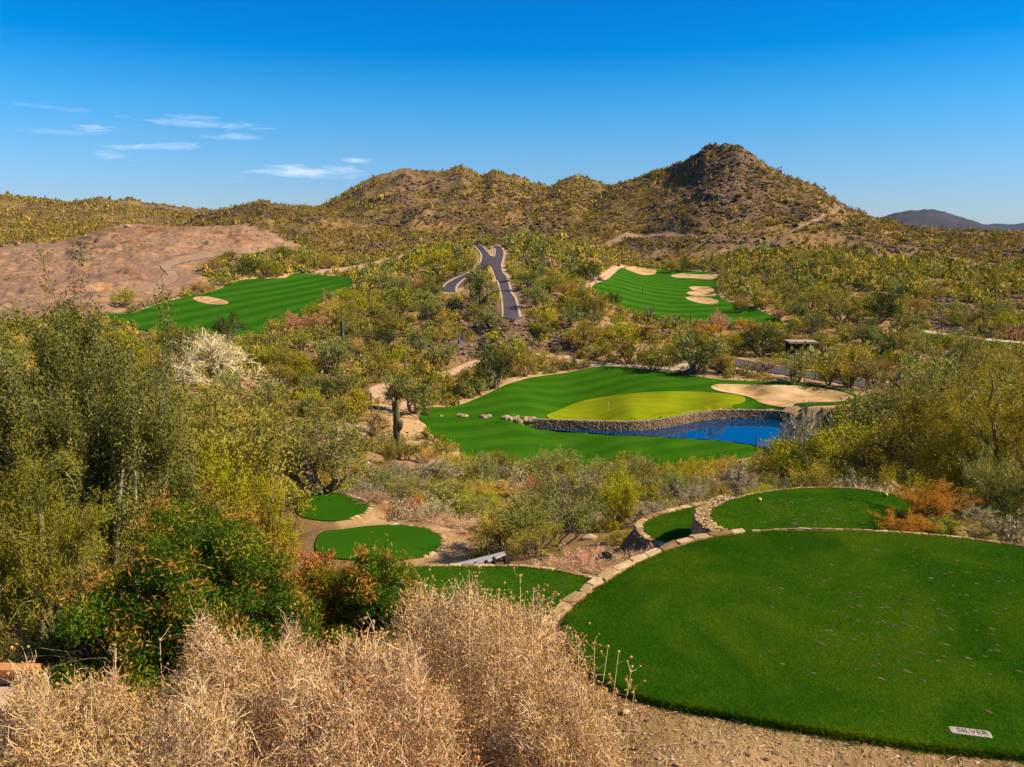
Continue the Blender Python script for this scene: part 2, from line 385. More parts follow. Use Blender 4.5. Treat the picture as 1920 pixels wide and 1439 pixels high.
# ------------------------------------------------------------------ terrain model
ctrl = []   # (az, ln r, z/r)
def cp(x, y, z): r = math.hypot(x, y); ctrl.append((math.atan2(x, y), math.log(r), z/r))
for az in (-.8, -.4, 0, .4, .8):
    for r, z in ((.5, -1.72), (1.2, -1.85), (3, -3.3), (5.3, -5.0)): cp(r*math.sin(az), r*math.cos(az), z)
for az, r, z in ((-.8, 8, -6.0), (-.4, 8, -5.9), (-.1, 8, -5.6), (.3, 8, -5.12), (.8, 8, -5.1),
                 (-.8, 12, -7.3), (-.4, 12, -7.3), (0, 12, -7.0), (.4, 12, -6.0), (.8, 12, -5.6),
                 (-.8, 16, -8.6), (-.4, 16, -8.6), (0, 16, -8.4), (.4, 16, -7.9), (.8, 16, -7.2),
                 (-.8, 24, -11), (-.4, 24, -11.2), (0, 24, -10.6), (.4, 24, -9.3), (.8, 24, -9),
                 (-.8, 42, -15), (-.4, 42, -15.6), (0, 42, -15.6), (.4, 42, -14.6), (.8, 42, -13),
                 (-.8, 70, -22), (-.4, 70, -24), (0, 70, -24), (.4, 70, -23.3), (.8, 70, -20),
                 (-.8, 105, -28), (0, 100, -33.0), (.4, 100, -33), (.8, 105, -27)):
    cp(r*math.sin(az), r*math.cos(az), z)
for px, row, z in ((1003, 786, -40.2), (1200, 790, -40.2), (1360, 769, -40.2), (1460, 771, -40.2), (1130, 808, -42.5), (1200, 810, -42.5), (1300, 805, -42.8), (1400, 806, -43), (1025, 806, -41.9), (1150, 815, -41.9), (1250, 819, -41.9), (1400, 834, -41.9),
                   (1000, 878, -41), (1250, 878, -41.2), (880, 860, -40.4), (1500, 862, -41.5), (1250, 745, -39.3), (1450, 735, -38.8)):
    p = at_z(px, row, z); cp(*p)
for px, row, Y in ((700, 862, 112), (600, 800, 132), (400, 750, 160), (830, 772, 163), (950, 722, 188), (1140, 688, 212), (1350, 712, 197), (1600, 745, 172),
  (1700, 732, 182), (1900, 705, 190), (1700, 800, 118), (400, 722, 187), (550, 700, 205), (700, 722, 186), (820, 703, 205), (1000, 666, 226), (1240, 690, 212), (1400, 676, 223),
  (1560, 700, 205), (900, 675, 222), (960, 630, 236), (960, 598, 248), (960, 583, 268), (850, 640, 235), (1100, 640, 237), (1100, 590, 262), (250, 640, 245),
  (100, 650, 238), (500, 635, 248), (700, 630, 246), (300, 600, 290), (300, 570, 335), (540, 560, 350), (450, 530, 420), (600, 515, 470), (160, 560, 350),
  (0, 580, 320), (0, 520, 420), (200, 490, 520), (0, 475, 600), (450, 480, 560), (650, 490, 540), (800, 560, 300), (830, 520, 370), (940, 540, 312),
  (900, 480, 400), (920, 464, 440), (1050, 500, 370), (1100, 475, 450), (1200, 620, 256), (1300, 613, 264), (1460, 608, 270), (1250, 570, 325),
  (1250, 530, 420), (1170, 503, 500), (1340, 512, 480), (1550, 600, 268), (1600, 560, 312), (1500, 505, 430), (1400, 478, 520), (1800, 642, 235),
  (1800, 600, 275), (1800, 540, 360), (1700, 480, 540), (1900, 480, 600), (1900, 450, 1000), (0, 452, 800), (300, 446, 850), (0, 425, 1500),
  (300, 425, 1500), (600, 452, 750), (900, 452, 700), (1200, 455, 700), (900, 440, 1200), (1500, 445, 900), (1800, 438, 1800), (900, 430, 4000),
  (0, 428, 4000), (1900, 431, 4000), (0, 427, 20000), (960, 427, 20000), (1900, 427, 20000)):
    cp(*at_Y(px, row, Y))
ctrl = np.array(ctrl)
def _phi(r2): return np.where(r2 > 1e-12, .5*r2*np.log(np.maximum(r2, 1e-12)), 0)
_A = ctrl[:, :2]*np.array([3., 1.])
_n = len(_A); _K = _phi(((_A[:, None]-_A[None])**2).sum(-1))+np.eye(_n)*1e-4
_P = np.hstack([np.ones((_n, 1)), _A]); _L = np.vstack([np.hstack([_K, _P]), np.hstack([_P.T, np.zeros((3, 3))])])
_w = np.linalg.solve(_L, np.concatenate([ctrl[:, 2], np.zeros(3)]))
def tps(az, t):
    sh = np.shape(az); q = np.stack([np.clip(np.ravel(az), -.85, .85)*3., np.maximum(np.ravel(t), -.7)], 1); out = np.empty(len(q))
    for i in range(0, len(q), 40000):
        c = q[i:i+40000]; K = _phi((c[:, None, 0]-_A[None, :, 0])**2+(c[:, None, 1]-_A[None, :, 1])**2)
        out[i:i+40000] = K @ _w[:_n]+_w[_n]+c @ _w[_n+1:]
    return out.reshape(sh)
# hills: (skyline pixels, ridge distance by px, foot distance by px, noise amplitude, noise scale)
HILLS = [
 dict(sky=[(-200, 480), (0, 458), (120, 452), (180, 434), (215, 425), (270, 421), (330, 424), (450, 421), (500, 436), (560, 458), (600, 475)], rr=[(0, 640), (450, 600)], rf=[(0, 470), (450, 440)], amp=.06, sc=50, back=1.2),
 dict(sky=[(300, 432), (345, 420), (380, 402), (420, 393), (460, 385), (495, 375), (520, 383), (560, 388), (600, 391), (650, 400), (720, 425), (760, 450)], rr=[(300, 900), (700, 800)], rf=[(300, 660), (700, 560)], amp=.16, sc=70, back=1.2),
 dict(sky=[(460, 445), (520, 405), (560, 392), (600, 388), (640, 366), (680, 343), (720, 325), (757, 315), (790, 322), (835, 323), (866, 310), (888, 321), (905, 331), (925, 318), (950, 327), (975, 331), (1000, 344), (1030, 351), (1055, 338), (1078, 332), (1102, 336), (1122, 340), (1140, 350), (1165, 345), (1220, 332), (1350, 350), (1500, 400)],
      rr=[(560, 1250), (1200, 1350)], rf=[(560, 560), (900, 520), (1200, 640)], amp=.2, sc=150, back=1.0),
 dict(sky=[(1000, 445), (1060, 410), (1100, 380), (1150, 350), (1200, 331), (1240, 318), (1280, 304), (1310, 286), (1322, 272), (1355, 269), (1388, 273), (1402, 286), (1440, 311), (1480, 331), (1520, 350), (1545, 360), (1562, 371), (1590, 389), (1620, 403), (1640, 412), (1700, 425), (1800, 434), (1920, 440), (2100, 446)],
      rr=[(1000, 1150), (1150, 1080), (1355, 880), (1640, 760), (1920, 900)], rf=[(1000, 620), (1355, 500), (1640, 430), (1920, 560)], amp=.17, sc=110, back=1.0),
 dict(sky=[(-400, 375), (-100, 371), (0, 365), (40, 367), (80, 372), (130, 379), (170, 372), (190, 371), (215, 378), (240, 371), (270, 380), (330, 389), (400, 394), (520, 405), (620, 430)], rr=[(0, 2300), (600, 2000)], rf=[(0, 1200), (600, 1100)], amp=.14, sc=260, back=1.0),
 dict(sky=[(1560, 432), (1640, 412), (1680, 399), (1710, 394), (1740, 392), (1770, 396), (1800, 407), (1850, 422), (1900, 432), (2000, 436)], rr=[(1600, 4300), (1920, 4300)], rf=[(1600, 2800), (1920, 2800)], amp=.12, sc=500, back=1.0),
 dict(sky=[(1780, 430), (1840, 423), (1865, 419), (1895, 421), (1925, 417), (2000, 421), (2150, 428)], rr=[(1800, 15000), (1920, 15000)], rf=[(1800, 11000), (1920, 11000)], amp=.06, sc=1500, back=1.0),
]
for h in HILLS:
    s = np.array([(math.atan(ray(px, py)[0]), ray(px, py)[1]*math.cos(math.atan(ray(px, py)[0]))) for px, py in h['sky']]); h['az'], h['q'] = s[:, 0], s[:, 1]
    for k in ('rr', 'rf'): h[k+'_'] = (np.array([math.atan(ray(p, 400)[0]) for p, _ in h[k]]), np.array([d for _, d in h[k]], float))
def surf(az, r, detail=True):
    """ground height at azimuth az, radial distance r"""
    x, y = r*np.sin(az), r*np.cos(az)
    z = tps(az, np.log(r))*r
    if detail:
        a = np.clip(r/260, .04, 1.6)
        z = z+a*(1.6*fbm(x, y, 38, 4, 3)+.7*fbm(x, y, 9, 3, 8))*DET.get('mask', 1)
    hill = np.zeros_like(z)
    for i, h in enumerate(HILLS):
        m = (az > h['az'][0]-.02) & (az < h['az'][-1]+.02)
        if not np.any(m): continue
        A, Rr, xx, yy, zz = az[m], r[m], x[m], y[m], z[m]
        sc = h['sc']
        qs = np.interp(A, h['az'], h['q'])
        rr = np.interp(A, *h['rr_']); rf = np.interp(A, *h['rf_'])
        if detail: qs = qs + .0010*fbm(A*900, A*0, 3.0, 3, 40+i)*(1 if i not in (0, 6) else .3)*smooth(.8, 1.0, (Rr-rf)/(rr-rf))
        zr = qs*rr
        zb = tps(A, np.log(rf))*rf
        u = (Rr-rf)/(rr-rf)
        wob = .12*fbm(xx, yy, sc*2.2, 2, 20+i) if detail else 0
        uu = np.clip(u+wob*np.clip(np.sin(np.pi*np.clip(u, 0, 1)), 0, 1), 0, 3)
        p = np.where(uu < 1, np.power(np.clip(uu, 0, 1), 1.25)*.75+.25*smooth(0, 1, uu), 1-(uu-1)*h['back'])
        hz = zb+(zr-zb)*p
        if detail:
            env = np.clip(np.sin(np.pi*np.clip(u, 0, 1)), 0, 1)**.6
            hz = hz+(zr-zb)*h['amp']*(ridged(xx, yy, sc, 4, 60+i)-.45)*env*(p > 0)
            hz = hz+np.minimum(Rr*.0022, 4)*fbm(xx, yy, sc*.16, 3, 80+i)*(1 if i else .5)*np.clip(u*4, 0, 1)
            if i in (1, 2, 3): hz = hz+np.clip(ridged(xx, yy, 30, 3, 130+i)-.25, 0, 1)*5.5*np.clip(u*1.3-.35, 0, 1)*(u < 1.0)*smooth(.0, .35, fbm(xx, yy, 140, 2, 150+i)+.12)
        act = (u > 0)
        up = act & (hz > zz)
        z[m] = np.where(up, hz, zz)
        hv = hill[m]; hv[up] = np.maximum(hv[up], np.clip((hz-zz)[up]/6, 0, 1) if i else 0); hill[m] = hv
    return z, hill
DET = {}
AZF = np.arange(-.82, .8201, .0018)
AZ = np.concatenate([np.arange(-math.pi, -.83, .06), AZF, np.arange(.84, math.pi-.001, .06), [math.pi]])
def trange(a, b, st): return list(np.arange(math.log(a), math.log(b), st))
TT = np.array(trange(.35, 3, .12)+trange(3, 30, .014)+trange(30, 250, .0085)+trange(250, 1500, .0045)+trange(1500, 22000, .02)+[math.log(22000)])
GA, GT = np.meshgrid(AZ, TT)
GR = np.exp(GT); GX, GY = GR*np.sin(GA), GR*np.cos(GA)
G0, _ = surf(GA, GR, False)
def lookup(G, x, y):
    x = np.asarray(x, float); y = np.asarray(y, float)
    a = np.arctan2(x, y); t = np.log(np.maximum(np.hypot(x, y), .36))
    i = np.clip(np.searchsorted(AZ, a)-1, 0, len(AZ)-2); j = np.clip(np.searchsorted(TT, t)-1, 0, len(TT)-2)
    fa = (a-AZ[i])/(AZ[i+1]-AZ[i]); ft = np.clip((t-TT[j])/(TT[j+1]-TT[j]), 0, 1)
    return (G[j, i]*(1-fa)+G[j, i+1]*fa)*(1-ft)+(G[j+1, i]*(1-fa)+G[j+1, i+1]*fa)*ft
_LR = np.exp(np.arange(math.log(2.5), math.log(3000), .006))
def hit(px, py, G=None):
    """first ground point seen through a pixel of the reference framing"""
    G = G0 if G is None else G
    px = np.atleast_1d(np.asarray(px, float)); py = np.atleast_1d(np.asarray(py, float)); out = np.empty((len(px), 3))
    for k in range(len(px)):
        s, q = ray(px[k], py[k]); Y = _LR/math.sqrt(1+s*s); X = s*Y
        d = q*Y-lookup(G, X, Y); i = np.argmax(d < 0)
        if d[i] >= 0: i = len(d)-1
        if i == 0: i = 1
        f = d[i-1]/(d[i-1]-d[i]+1e-9); f = min(max(f, 0), 1); Yh = Y[i-1]+(Y[i]-Y[i-1])*f
        out[k] = (s*Yh, Yh, q*Yh)
    return out
print('terrain base', time.time()-T0)
def hp(poly, n=5, closed=True):
    p = catmull(poly, n, closed); return hit(p[:, 0], p[:, 1])
def zp(poly, z, n=5, closed=True):
    p = catmull(poly, n, closed); return np.array([at_z(a, b, z) for a, b in p])
# ---------------- playing surfaces traced on the ground
TEES = {
 'tee1': (-5.0, [(1063, 1185), (1075, 1150), (1110, 1115), (1180, 1068), (1240, 1039), (1310, 1016), (1400, 1001), (1500, 996), (1620, 998), (1750, 1007), (1850, 1018), (1920, 1028), (2050, 1050), (2200, 1100), (2280, 1240), (2150, 1400), (2020, 1424), (1920, 1413), (1780, 1400), (1600, 1376), (1450, 1351), (1300, 1325), (1190, 1299), (1120, 1262), (1075, 1222)]),
 'tee2': (-7.5, [(1333, 963), (1345, 951), (1375, 938), (1420, 926), (1480, 918), (1540, 915), (1610, 918), (1670, 927), (1720, 940), (1760, 955), (1790, 978), (1760, 1010), (1600, 1030), (1460, 1030), (1400, 1008), (1352, 988), (1336, 975)]),
 'tee3': (-8.6, [(1207, 985), (1222, 974), (1260, 961), (1320, 948), (1362, 944), (1350, 960), (1330, 985), (1320, 1010), (1316, 1024), (1270, 1022), (1228, 1010), (1212, 998)]),
 'tee4': (-8.1, [(680, 1068), (790, 1064), (900, 1063), (1000, 1066), (1060, 1075), (1108, 1086), (1125, 1094), (1110, 1110), (1070, 1140), (1030, 1170), (960, 1185), (850, 1185), (700, 1165), (655, 1100)]),
 'tee5': (-11.2, [(600, 1000), (645, 992), (690, 986), (740, 984), (790, 989), (820, 1001), (830, 1016), (815, 1032), (780, 1045), (700, 1050), (600, 1040)]),
 'tee6': (-13.8, [(560, 935), (610, 925), (650, 928), (680, 938), (693, 950), (680, 962), (650, 973), (610, 976), (560, 965)]),
}
tee_xy = {k: zp(p, z, 5) for k, (z, p) in TEES.items()}
FAIR = {
 'f1': [(798, 766), (850, 763), (900, 745), (950, 722), (1000, 708), (1060, 700), (1110, 690), (1140, 687), (1200, 692), (1280, 702), (1340, 711), (1400, 715), (1460, 717), (1520, 721), (1580, 733), (1610, 742), (1640, 748), (1590, 757), (1500, 763), (1462, 768), (1420, 767), (1360, 767), (1310, 771), (1260, 781), (1200, 789), (1130, 789), (1060, 787), (1003, 785), (975, 787), (970, 793), (1000, 802), (1075, 809), (1150, 815), (1250, 819), (1330, 824), (1400, 833), (1450, 844), (1400, 858), (1330, 872), (1260, 879), (1180, 882), (1100, 882), (1000, 882), (930, 880), (890, 873), (868, 862), (864, 848), (858, 838), (838, 835), (818, 820), (800, 806), (800, 796), (786, 785)],
 'f2': [(1110, 537), (1140, 525), (1156, 510), (1172, 502), (1210, 504), (1260, 508), (1330, 511), (1346, 520), (1342, 540), (1350, 558), (1368, 567), (1400, 573), (1440, 590), (1470, 606), (1455, 615), (1380, 611), (1330, 607), (1280, 607), (1240, 602), (1190, 587), (1150, 571), (1122, 555)],
 'f3': [(195, 590), (250, 588), (290, 573), (340, 560), (390, 549), (418, 540), (428, 531), (470, 524), (530, 522), (545, 516), (560, 513), (600, 516), (640, 519), (658, 522), (658, 540), (642, 556), (618, 562), (600, 575), (560, 595), (535, 615), (500, 629), (460, 632), (400, 627), (340, 630), (300, 627), (250, 615), (210, 603)],
 'f4': [(1722, 624), (1770, 630), (1830, 638), (1905, 645), (1960, 650), (1960, 662), (1900, 655), (1830, 650), (1750, 640), (1720, 633)],
}
fair_xy = {k: hp(p, 4) for k, p in FAIR.items()}
_c = catmull(FAIR['f1'], 4)                                  # the stretch along the pond lies on the water's edge, the one along the wall on its top
for i_, (a_, b_) in enumerate(_c):
    if 975 <= a_ <= 1455 and 798 <= b_ <= 846 and b_ < 846: fair_xy['f1'][i_] = at_z(a_, b_, -41.95)
    elif 980 <= a_ <= 1500 and 762 <= b_ <= 791 and not (a_ > 1462 and b_ < 764): fair_xy['f1'][i_] = at_z(a_, b_, -40.2)
GP_ = [(1025, 772), (1060, 760), (1120, 749), (1180, 741), (1240, 737), (1300, 737), (1350, 740), (1388, 745), (1398, 752), (1388, 758), (1350, 764), (1300, 771), (1240, 779), (1180, 785), (1110, 784), (1050, 779)]
GREEN = hp(GP_, 5)
for i_, (a_, b_) in enumerate(catmull(GP_, 5)):
    w_ = float(smooth(750, 772, b_)); GREEN[i_] = GREEN[i_]*(1-w_)+at_z(a_, b_, -40.0)*w_
BUNK = {
 'main': [(1333, 728), (1345, 722), (1380, 722), (1420, 723), (1480, 724), (1530, 728), (1575, 736), (1600, 746), (1580, 754), (1530, 756), (1495, 757), (1475, 761), (1445, 761), (1424, 756), (1408, 747), (1380, 740), (1350, 735)],
 'w1': [(362, 560), (382, 557), (402, 560), (426, 566), (424, 571), (396, 572), (372, 567)],
 'w2': [(612, 560), (632, 556), (662, 555), (655, 563), (628, 567)],
 'w3': [(498, 625), (520, 624), (522, 629), (500, 630)],
 'e1': [(1172, 504), (1190, 501), (1212, 505), (1230, 508), (1226, 515), (1204, 516), (1186, 511)],
 'e2': [(1258, 518), (1280, 514), (1310, 516), (1343, 515), (1345, 520), (1330, 525), (1300, 523), (1272, 522)],
 'e3': [(1293, 539), (1325, 539), (1338, 544), (1334, 548), (1302, 546)],
 'e4': [(1288, 550), (1308, 547), (1340, 551), (1338, 556), (1300, 556)],
 'e5': [(1285, 559), (1308, 558), (1330, 560), (1348, 567), (1330, 572), (1300, 567)],
}
bunk_xy = {k: hp(p, 4) for k, p in BUNK.items()}
POND = zp([(975, 797), (1005, 800), (1060, 801), (1130, 802), (1200, 801), (1262, 793), (1310, 783), (1360, 779), (1420, 779), (1478, 783), (1560, 800), (1570, 832), (1500, 850), (1445, 842), (1400, 832), (1330, 823), (1250, 818), (1150, 814), (1075, 809), (1010, 804)], -42, 4)
ROAD_PX = [(975, 596), (967, 563), (958, 549), (955, 537), (950, 520), (943, 512), (940, 500), (941, 493), (944, 483), (944, 472), (939, 466), (933, 462), (926, 462), (928, 467), (928, 475), (926, 481), (920, 481), (916, 476), (910, 469), (904, 463), (895, 461), (886, 461), (890, 465), (896, 472), (901, 478), (901, 487), (897, 497), (890, 505), (877, 513), (862, 519), (848, 526), (837, 533), (832, 540), (835, 547), (855, 547), (856, 538), (862, 531), (872, 523), (883, 515), (897, 507), (908, 501), (920, 498), (927, 510), (932, 527), (937, 543), (940, 560), (942, 577), (943, 596)]
ROAD = hp(ROAD_PX, 3)
ROAD2 = hp([(1372, 672), (1420, 680), (1480, 690), (1560, 702), (1640, 716), (1720, 730), (1720, 742), (1630, 729), (1560, 717), (1480, 705), (1400, 692), (1366, 681)], 3)
PATHS = {
 'p1': [(820, 703), (850, 692), (890, 676), (899, 680), (870, 694), (845, 704), (824, 710)],
 'p2': [(692, 730), (718, 720), (742, 722), (722, 738), (760, 754), (797, 762), (797, 775), (785, 784), (765, 775), (735, 760), (702, 748)],
 'p3': [(1000, 663), (1070, 668), (1100, 679), (1200, 684), (1240, 689), (1300, 679), (1296, 688), (1262, 698), (1190, 694), (1100, 687), (1050, 676)],
 'p4': [(325, 708), (400, 712), (482, 722), (482, 733), (400, 724), (325, 718)],
 'p5': [(600, 508), (680, 497), (740, 482), (795, 470), (798, 474), (740, 488), (680, 504), (600, 514)],
 'p6': [(1100, 540), (1118, 522), (1142, 507), (1165, 498), (1172, 500), (1156, 510), (1140, 523), (1115, 536), (1104, 543)],
 'p7': [(632, 806), (660, 798), (692, 802), (682, 818), (650, 836), (628, 842)],
 'p8': [(1722, 619), (1770, 625), (1830, 633), (1910, 641), (1910, 644), (1830, 637), (1770, 629), (1722, 623)],
 'p9': [(1085, 462), (1140, 453), (1200, 441), (1300, 437), (1300, 441), (1200, 446), (1140, 458), (1085, 467)],
 'p10': [(1340, 433), (1400, 420), (1460, 410), (1570, 389), (1570, 390.5), (1460, 412), (1400, 422.5), (1340, 436)],
 'p11': [(380, 475), (440, 462), (500, 470), (440, 474), (370, 490), (320, 502), (335, 520), (300, 540), (240, 548), (190, 556), (190, 550), (240, 541), (290, 532), (315, 518), (300, 502), (330, 488)],
}
path_xy = {k: hp(p, 3) for k, p in PATHS.items()}
print('traced', time.time()-T0)
# ---------------- masks over the terrain grid
flat = np.full(GX.shape, 60.); nofill = np.full(GX.shape, 60.); sandd = np.full(GX.shape, 60.)
for k, p in fair_xy.items():
    d = sdf_near(GX, GY, p, 30); flat = np.minimum(flat, d); nofill = np.minimum(nofill, d); sandd = np.minimum(sandd, d-(1.5 if k == 'f1' else 3.0))
for p in (ROAD, ROAD2): d = sdf_near(GX, GY, p, 20); flat = np.minimum(flat, d); nofill = np.minimum(nofill, d-1.5); sandd = np.minimum(sandd, d-1)
for p in path_xy.values(): d = sdf_near(GX, GY, p, 15); flat = np.minimum(flat, d); nofill = np.minimum(nofill, d-.3)
for p in bunk_xy.values(): flat = np.minimum(flat, sdf_near(GX, GY, p, 15))
dpond = sdf_near(GX, GY, POND, 25); nofill = np.minimum(nofill, dpond-1); flat = np.minimum(flat, dpond)
DET['mask'] = smooth(1, 9, flat)
dt = {k: sdf_near(GX, GY, p, 12) for k, p in tee_xy.items()}
for d in dt.values(): DET['mask'] = DET['mask']*smooth(.3, 3, d); nofill = np.minimum(nofill, d-.35)
G1, HILL = surf(GA, GR, True)
def dish(G, X, Y, grid=True):
    """bunker bowls"""
    for k, p in bunk_xy.items():
        d = sdf_near(X, Y, p, 5); dep = .9 if k == 'main' else .5
        G = G-dep*smooth(0, 4.0, -d)
    return G
PXq, PYq, Dq = project(GX, GY, G1)
QP = catmull([(-300, 560), (-200, 470), (0, 462), (130, 452), (180, 432), (270, 420), (450, 420), (520, 440), (550, 462), (480, 478), (400, 492), (385, 520), (420, 536), (330, 562), (250, 585), (150, 600), (0, 620), (-200, 640)], 3)
mq = (GR > 255) & (GR < 760) & (Dq > 0) & (PXq < 700); qr = np.zeros(GX.shape)
qr[mq] = smooth(6, -14, sdf(PXq[mq], PYq[mq], QP))*smooth(0, 14, flat[mq])
t3 = fbm(GX, GY, 70, 3, 91)*5; ter = np.floor(t3*1.3)/1.3+smooth(.55, 1, t3*1.3-np.floor(t3*1.3))/1.3
zt = G1+2.2*fbm(GX, GY, 60, 3, 97); fr = zt/3.0-np.floor(zt/3.0); zt2 = (np.floor(zt/3.0)+smooth(.62, .98, fr))*3.0-2.2*fbm(GX, GY, 60, 3, 97)+.3
G1 = G1*(1-qr)+(zt2*.8+G1*.2)*qr
G1 = G1+qr*(.8*ter+.9*ridged(GX, GY, 30, 4, 92)+1.0*ridged(GX, GY, 9, 3, 94)+.7*fbm(GX, GY, 3.5, 3, 93)-1.5)
G1 = dish(G1, GX, GY)
G1 = np.where(dpond < .5, np.minimum(G1, -42.12-1.8*smooth(.5, -1.5, dpond)), G1)
_w = zp([(1003, 786), (1060, 788), (1130, 790), (1200, 790), (1260, 783), (1310, 773), (1360, 769), (1420, 769), (1462, 771), (1485, 775)], -40.2, 6, False)
_m = (GR > 140) & (GR < 200) & (np.abs(GA) < .5); _d = np.full(GX.shape, 99.)
_d[_m] = np.min(np.stack([np.hypot(GX[_m]-p[0], GY[_m]-p[1]) for p in _w[::2]]), 0)
_n2 = (_d < 6) & (dpond > .5); G1 = np.where(_n2, -40.34*(1-smooth(1.2, 6, _d))+G1*smooth(1.2, 6, _d), G1)
_w = zp([(1020, 806), (1075, 809), (1150, 814), (1250, 818), (1330, 823), (1400, 832), (1445, 842)], -42.0, 6, False); _d = np.full(GX.shape, 99.)
_d[_m] = np.min(np.stack([np.hypot(GX[_m]-p[0], GY[_m]-p[1]) for p in _w]), 0); _m2 = (GR > 115) & (GR < 145) & (np.abs(GA) < .5)
_d[_m2] = np.min(np.stack([np.hypot(GX[_m2]-p[0], GY[_m2]-p[1]) for p in _w]), 0)
_n2 = (_d < 9) & (dpond > .3); G1 = np.where(_n2, -41.98*(1-smooth(.8, 9, _d))+G1*smooth(.8, 9, _d), G1)
for k, d in dt.items():
    z = TEES[k][0]; soft = 1.0 if k in ('tee1', 'tee2', 'tee3', 'tee4') else 3.2
    w = smooth(.1, soft, d)
    if k == 'tee1': G1 = np.where(d < 12, (z-.06)*(1-w)+np.minimum(G1, z-.10)*w, G1)
    else: G1 = np.where(d < 12, (z-.06)*(1-w)+G1*w, G1)
GS = G1.copy()                                           # the surface that sheets and plants stand on
sheetd = np.full(GX.shape, 60.)
for p in list(fair_xy.values())+[ROAD, ROAD2]+list(path_xy.values())+list(bunk_xy.values()): sheetd = np.minimum(sheetd, sdf_near(GX, GY, p, 5))
lower = np.clip(GR*.0016, .05, .7)
G1 = G1-lower*smooth(.2*0+.4, -.6, sheetd)
# zones
PXg, PYg, Dg = project(GX, GY, GS)
quarry = np.zeros(GX.shape); qp = catmull([(-300, 560), (-200, 470), (0, 462), (130, 452), (180, 432), (270, 420), (450, 420), (520, 440), (550, 462), (480, 478), (400, 492), (385, 520), (420, 536), (330, 562), (250, 585), (150, 600), (0, 620), (-200, 640)], 3)
m = (GR > 255) & (GR < 760) & (Dg > 0) & (PXg < 700)
quarry[m] = smooth(6, -6, sdf(PXg[m], PYg[m], qp)+8*fbm(PXg[m], PYg[m], 22, 3, 5))
rocky = smooth(.12, .45, fbm(GX, GY, 26, 4, 71)+.15*(HILL > .3))*.75*smooth(60, 200, GR)*smooth(1500, 900, GR)
knoll = np.zeros(GX.shape)
for poly, rmax in (([(800, 575), (900, 560), (1000, 600), (1080, 625), (1080, 660), (960, 672), (840, 668), (790, 640)], 300), ([(1700, 585), (1780, 555), (1950, 560), (1960, 630), (1850, 626), (1740, 618)], 420), ([(880, 448), (960, 425), (1060, 425), (1075, 450), (1000, 462), (900, 458)], 900),
                   ([(1300, 275), (1390, 270), (1440, 330), (1420, 400), (1330, 420), (1290, 350)], 1100)):
    m = (GR > 150) & (GR < rmax) & (Dg > 0); q = np.zeros(GX.shape); q[m] = smooth(14, -8, sdf(PXg[m], PYg[m], poly)); knoll = np.maximum(knoll, q)
rocky = np.maximum(rocky, knoll*.8)*(1-quarry)
sandz = np.clip(smooth(3.5, 0, sandd+1.6*fbm(GX, GY, 5, 3, 12)), 0, 1)
extra = np.zeros(GX.shape)
for poly in ([(690, 745), (760, 752), (800, 780), (830, 830), (868, 850), (870, 866), (800, 872), (740, 862), (735, 800)], [(640, 1010), (760, 1060), (870, 1060), (880, 1010), (820, 985)], [(620, 965), (700, 955), (760, 985), (640, 990)]):
    q = np.zeros(GX.shape); m = (GR > 15) & (GR < 200) & (Dg > 0); q[m] = smooth(8, -5, sdf(PXg[m], PYg[m], poly)); extra = np.maximum(extra, q)
sandz = np.maximum(sandz, extra)*(1-rocky*.7)
near = smooth(9, 6, GR)*.55; sandz = np.maximum(sandz, near)
nofill = np.where(quarry > .5, np.minimum(nofill, 0.0), nofill)
print('grid', GX.shape, time.time()-T0)
def ground_mesh(name, j0, j1):
    nA = len(AZ); V = np.stack([GX[j0:j1], GY[j0:j1], G1[j0:j1]], -1).reshape(-1, 3)
    j = np.arange(j1-j0-1)[:, None]*nA; i = np.arange(nA-1)[None]
    Fq = np.stack([j+i, j+i+1, j+nA+i+1, j+nA+i], -1).reshape(-1, 4)
    mb = MB(); mb.add(V, Fq)
    if j0 == 0: mb.add(np.vstack([V[:nA], [0, 0, G1[0].mean()]]), [[i+1, i, nA] for i in range(nA-1)])
    o = mb.build(name, M['soil'], sm=True)
    me = o.data; n = len(me.vertices)
    for nm, G in (('hill', HILL), ('sand', sandz), ('quarry', quarry), ('rocky', rocky)):
        a = me.attributes.new(nm, 'FLOAT', 'POINT'); v = np.zeros(n); g = G[j0:j1].ravel(); v[:len(g)] = g; a.data.foreach_set('value', v.astype(np.float32))
    return tag(o, kind='structure')
jH, jM = int(np.searchsorted(TT, math.log(520))), int(np.searchsorted(TT, math.log(2600)))
print('zrange', G1.min(), G1.max())
ground_mesh('desert_ground', 0, jH+1); ground_mesh('hills', jH, jM+1); gm = ground_mesh('distant_mountains', jM, len(TT)); gm.data.materials[0] = M['far']
def ground_z(x, y): return lookup(GS, x, y)

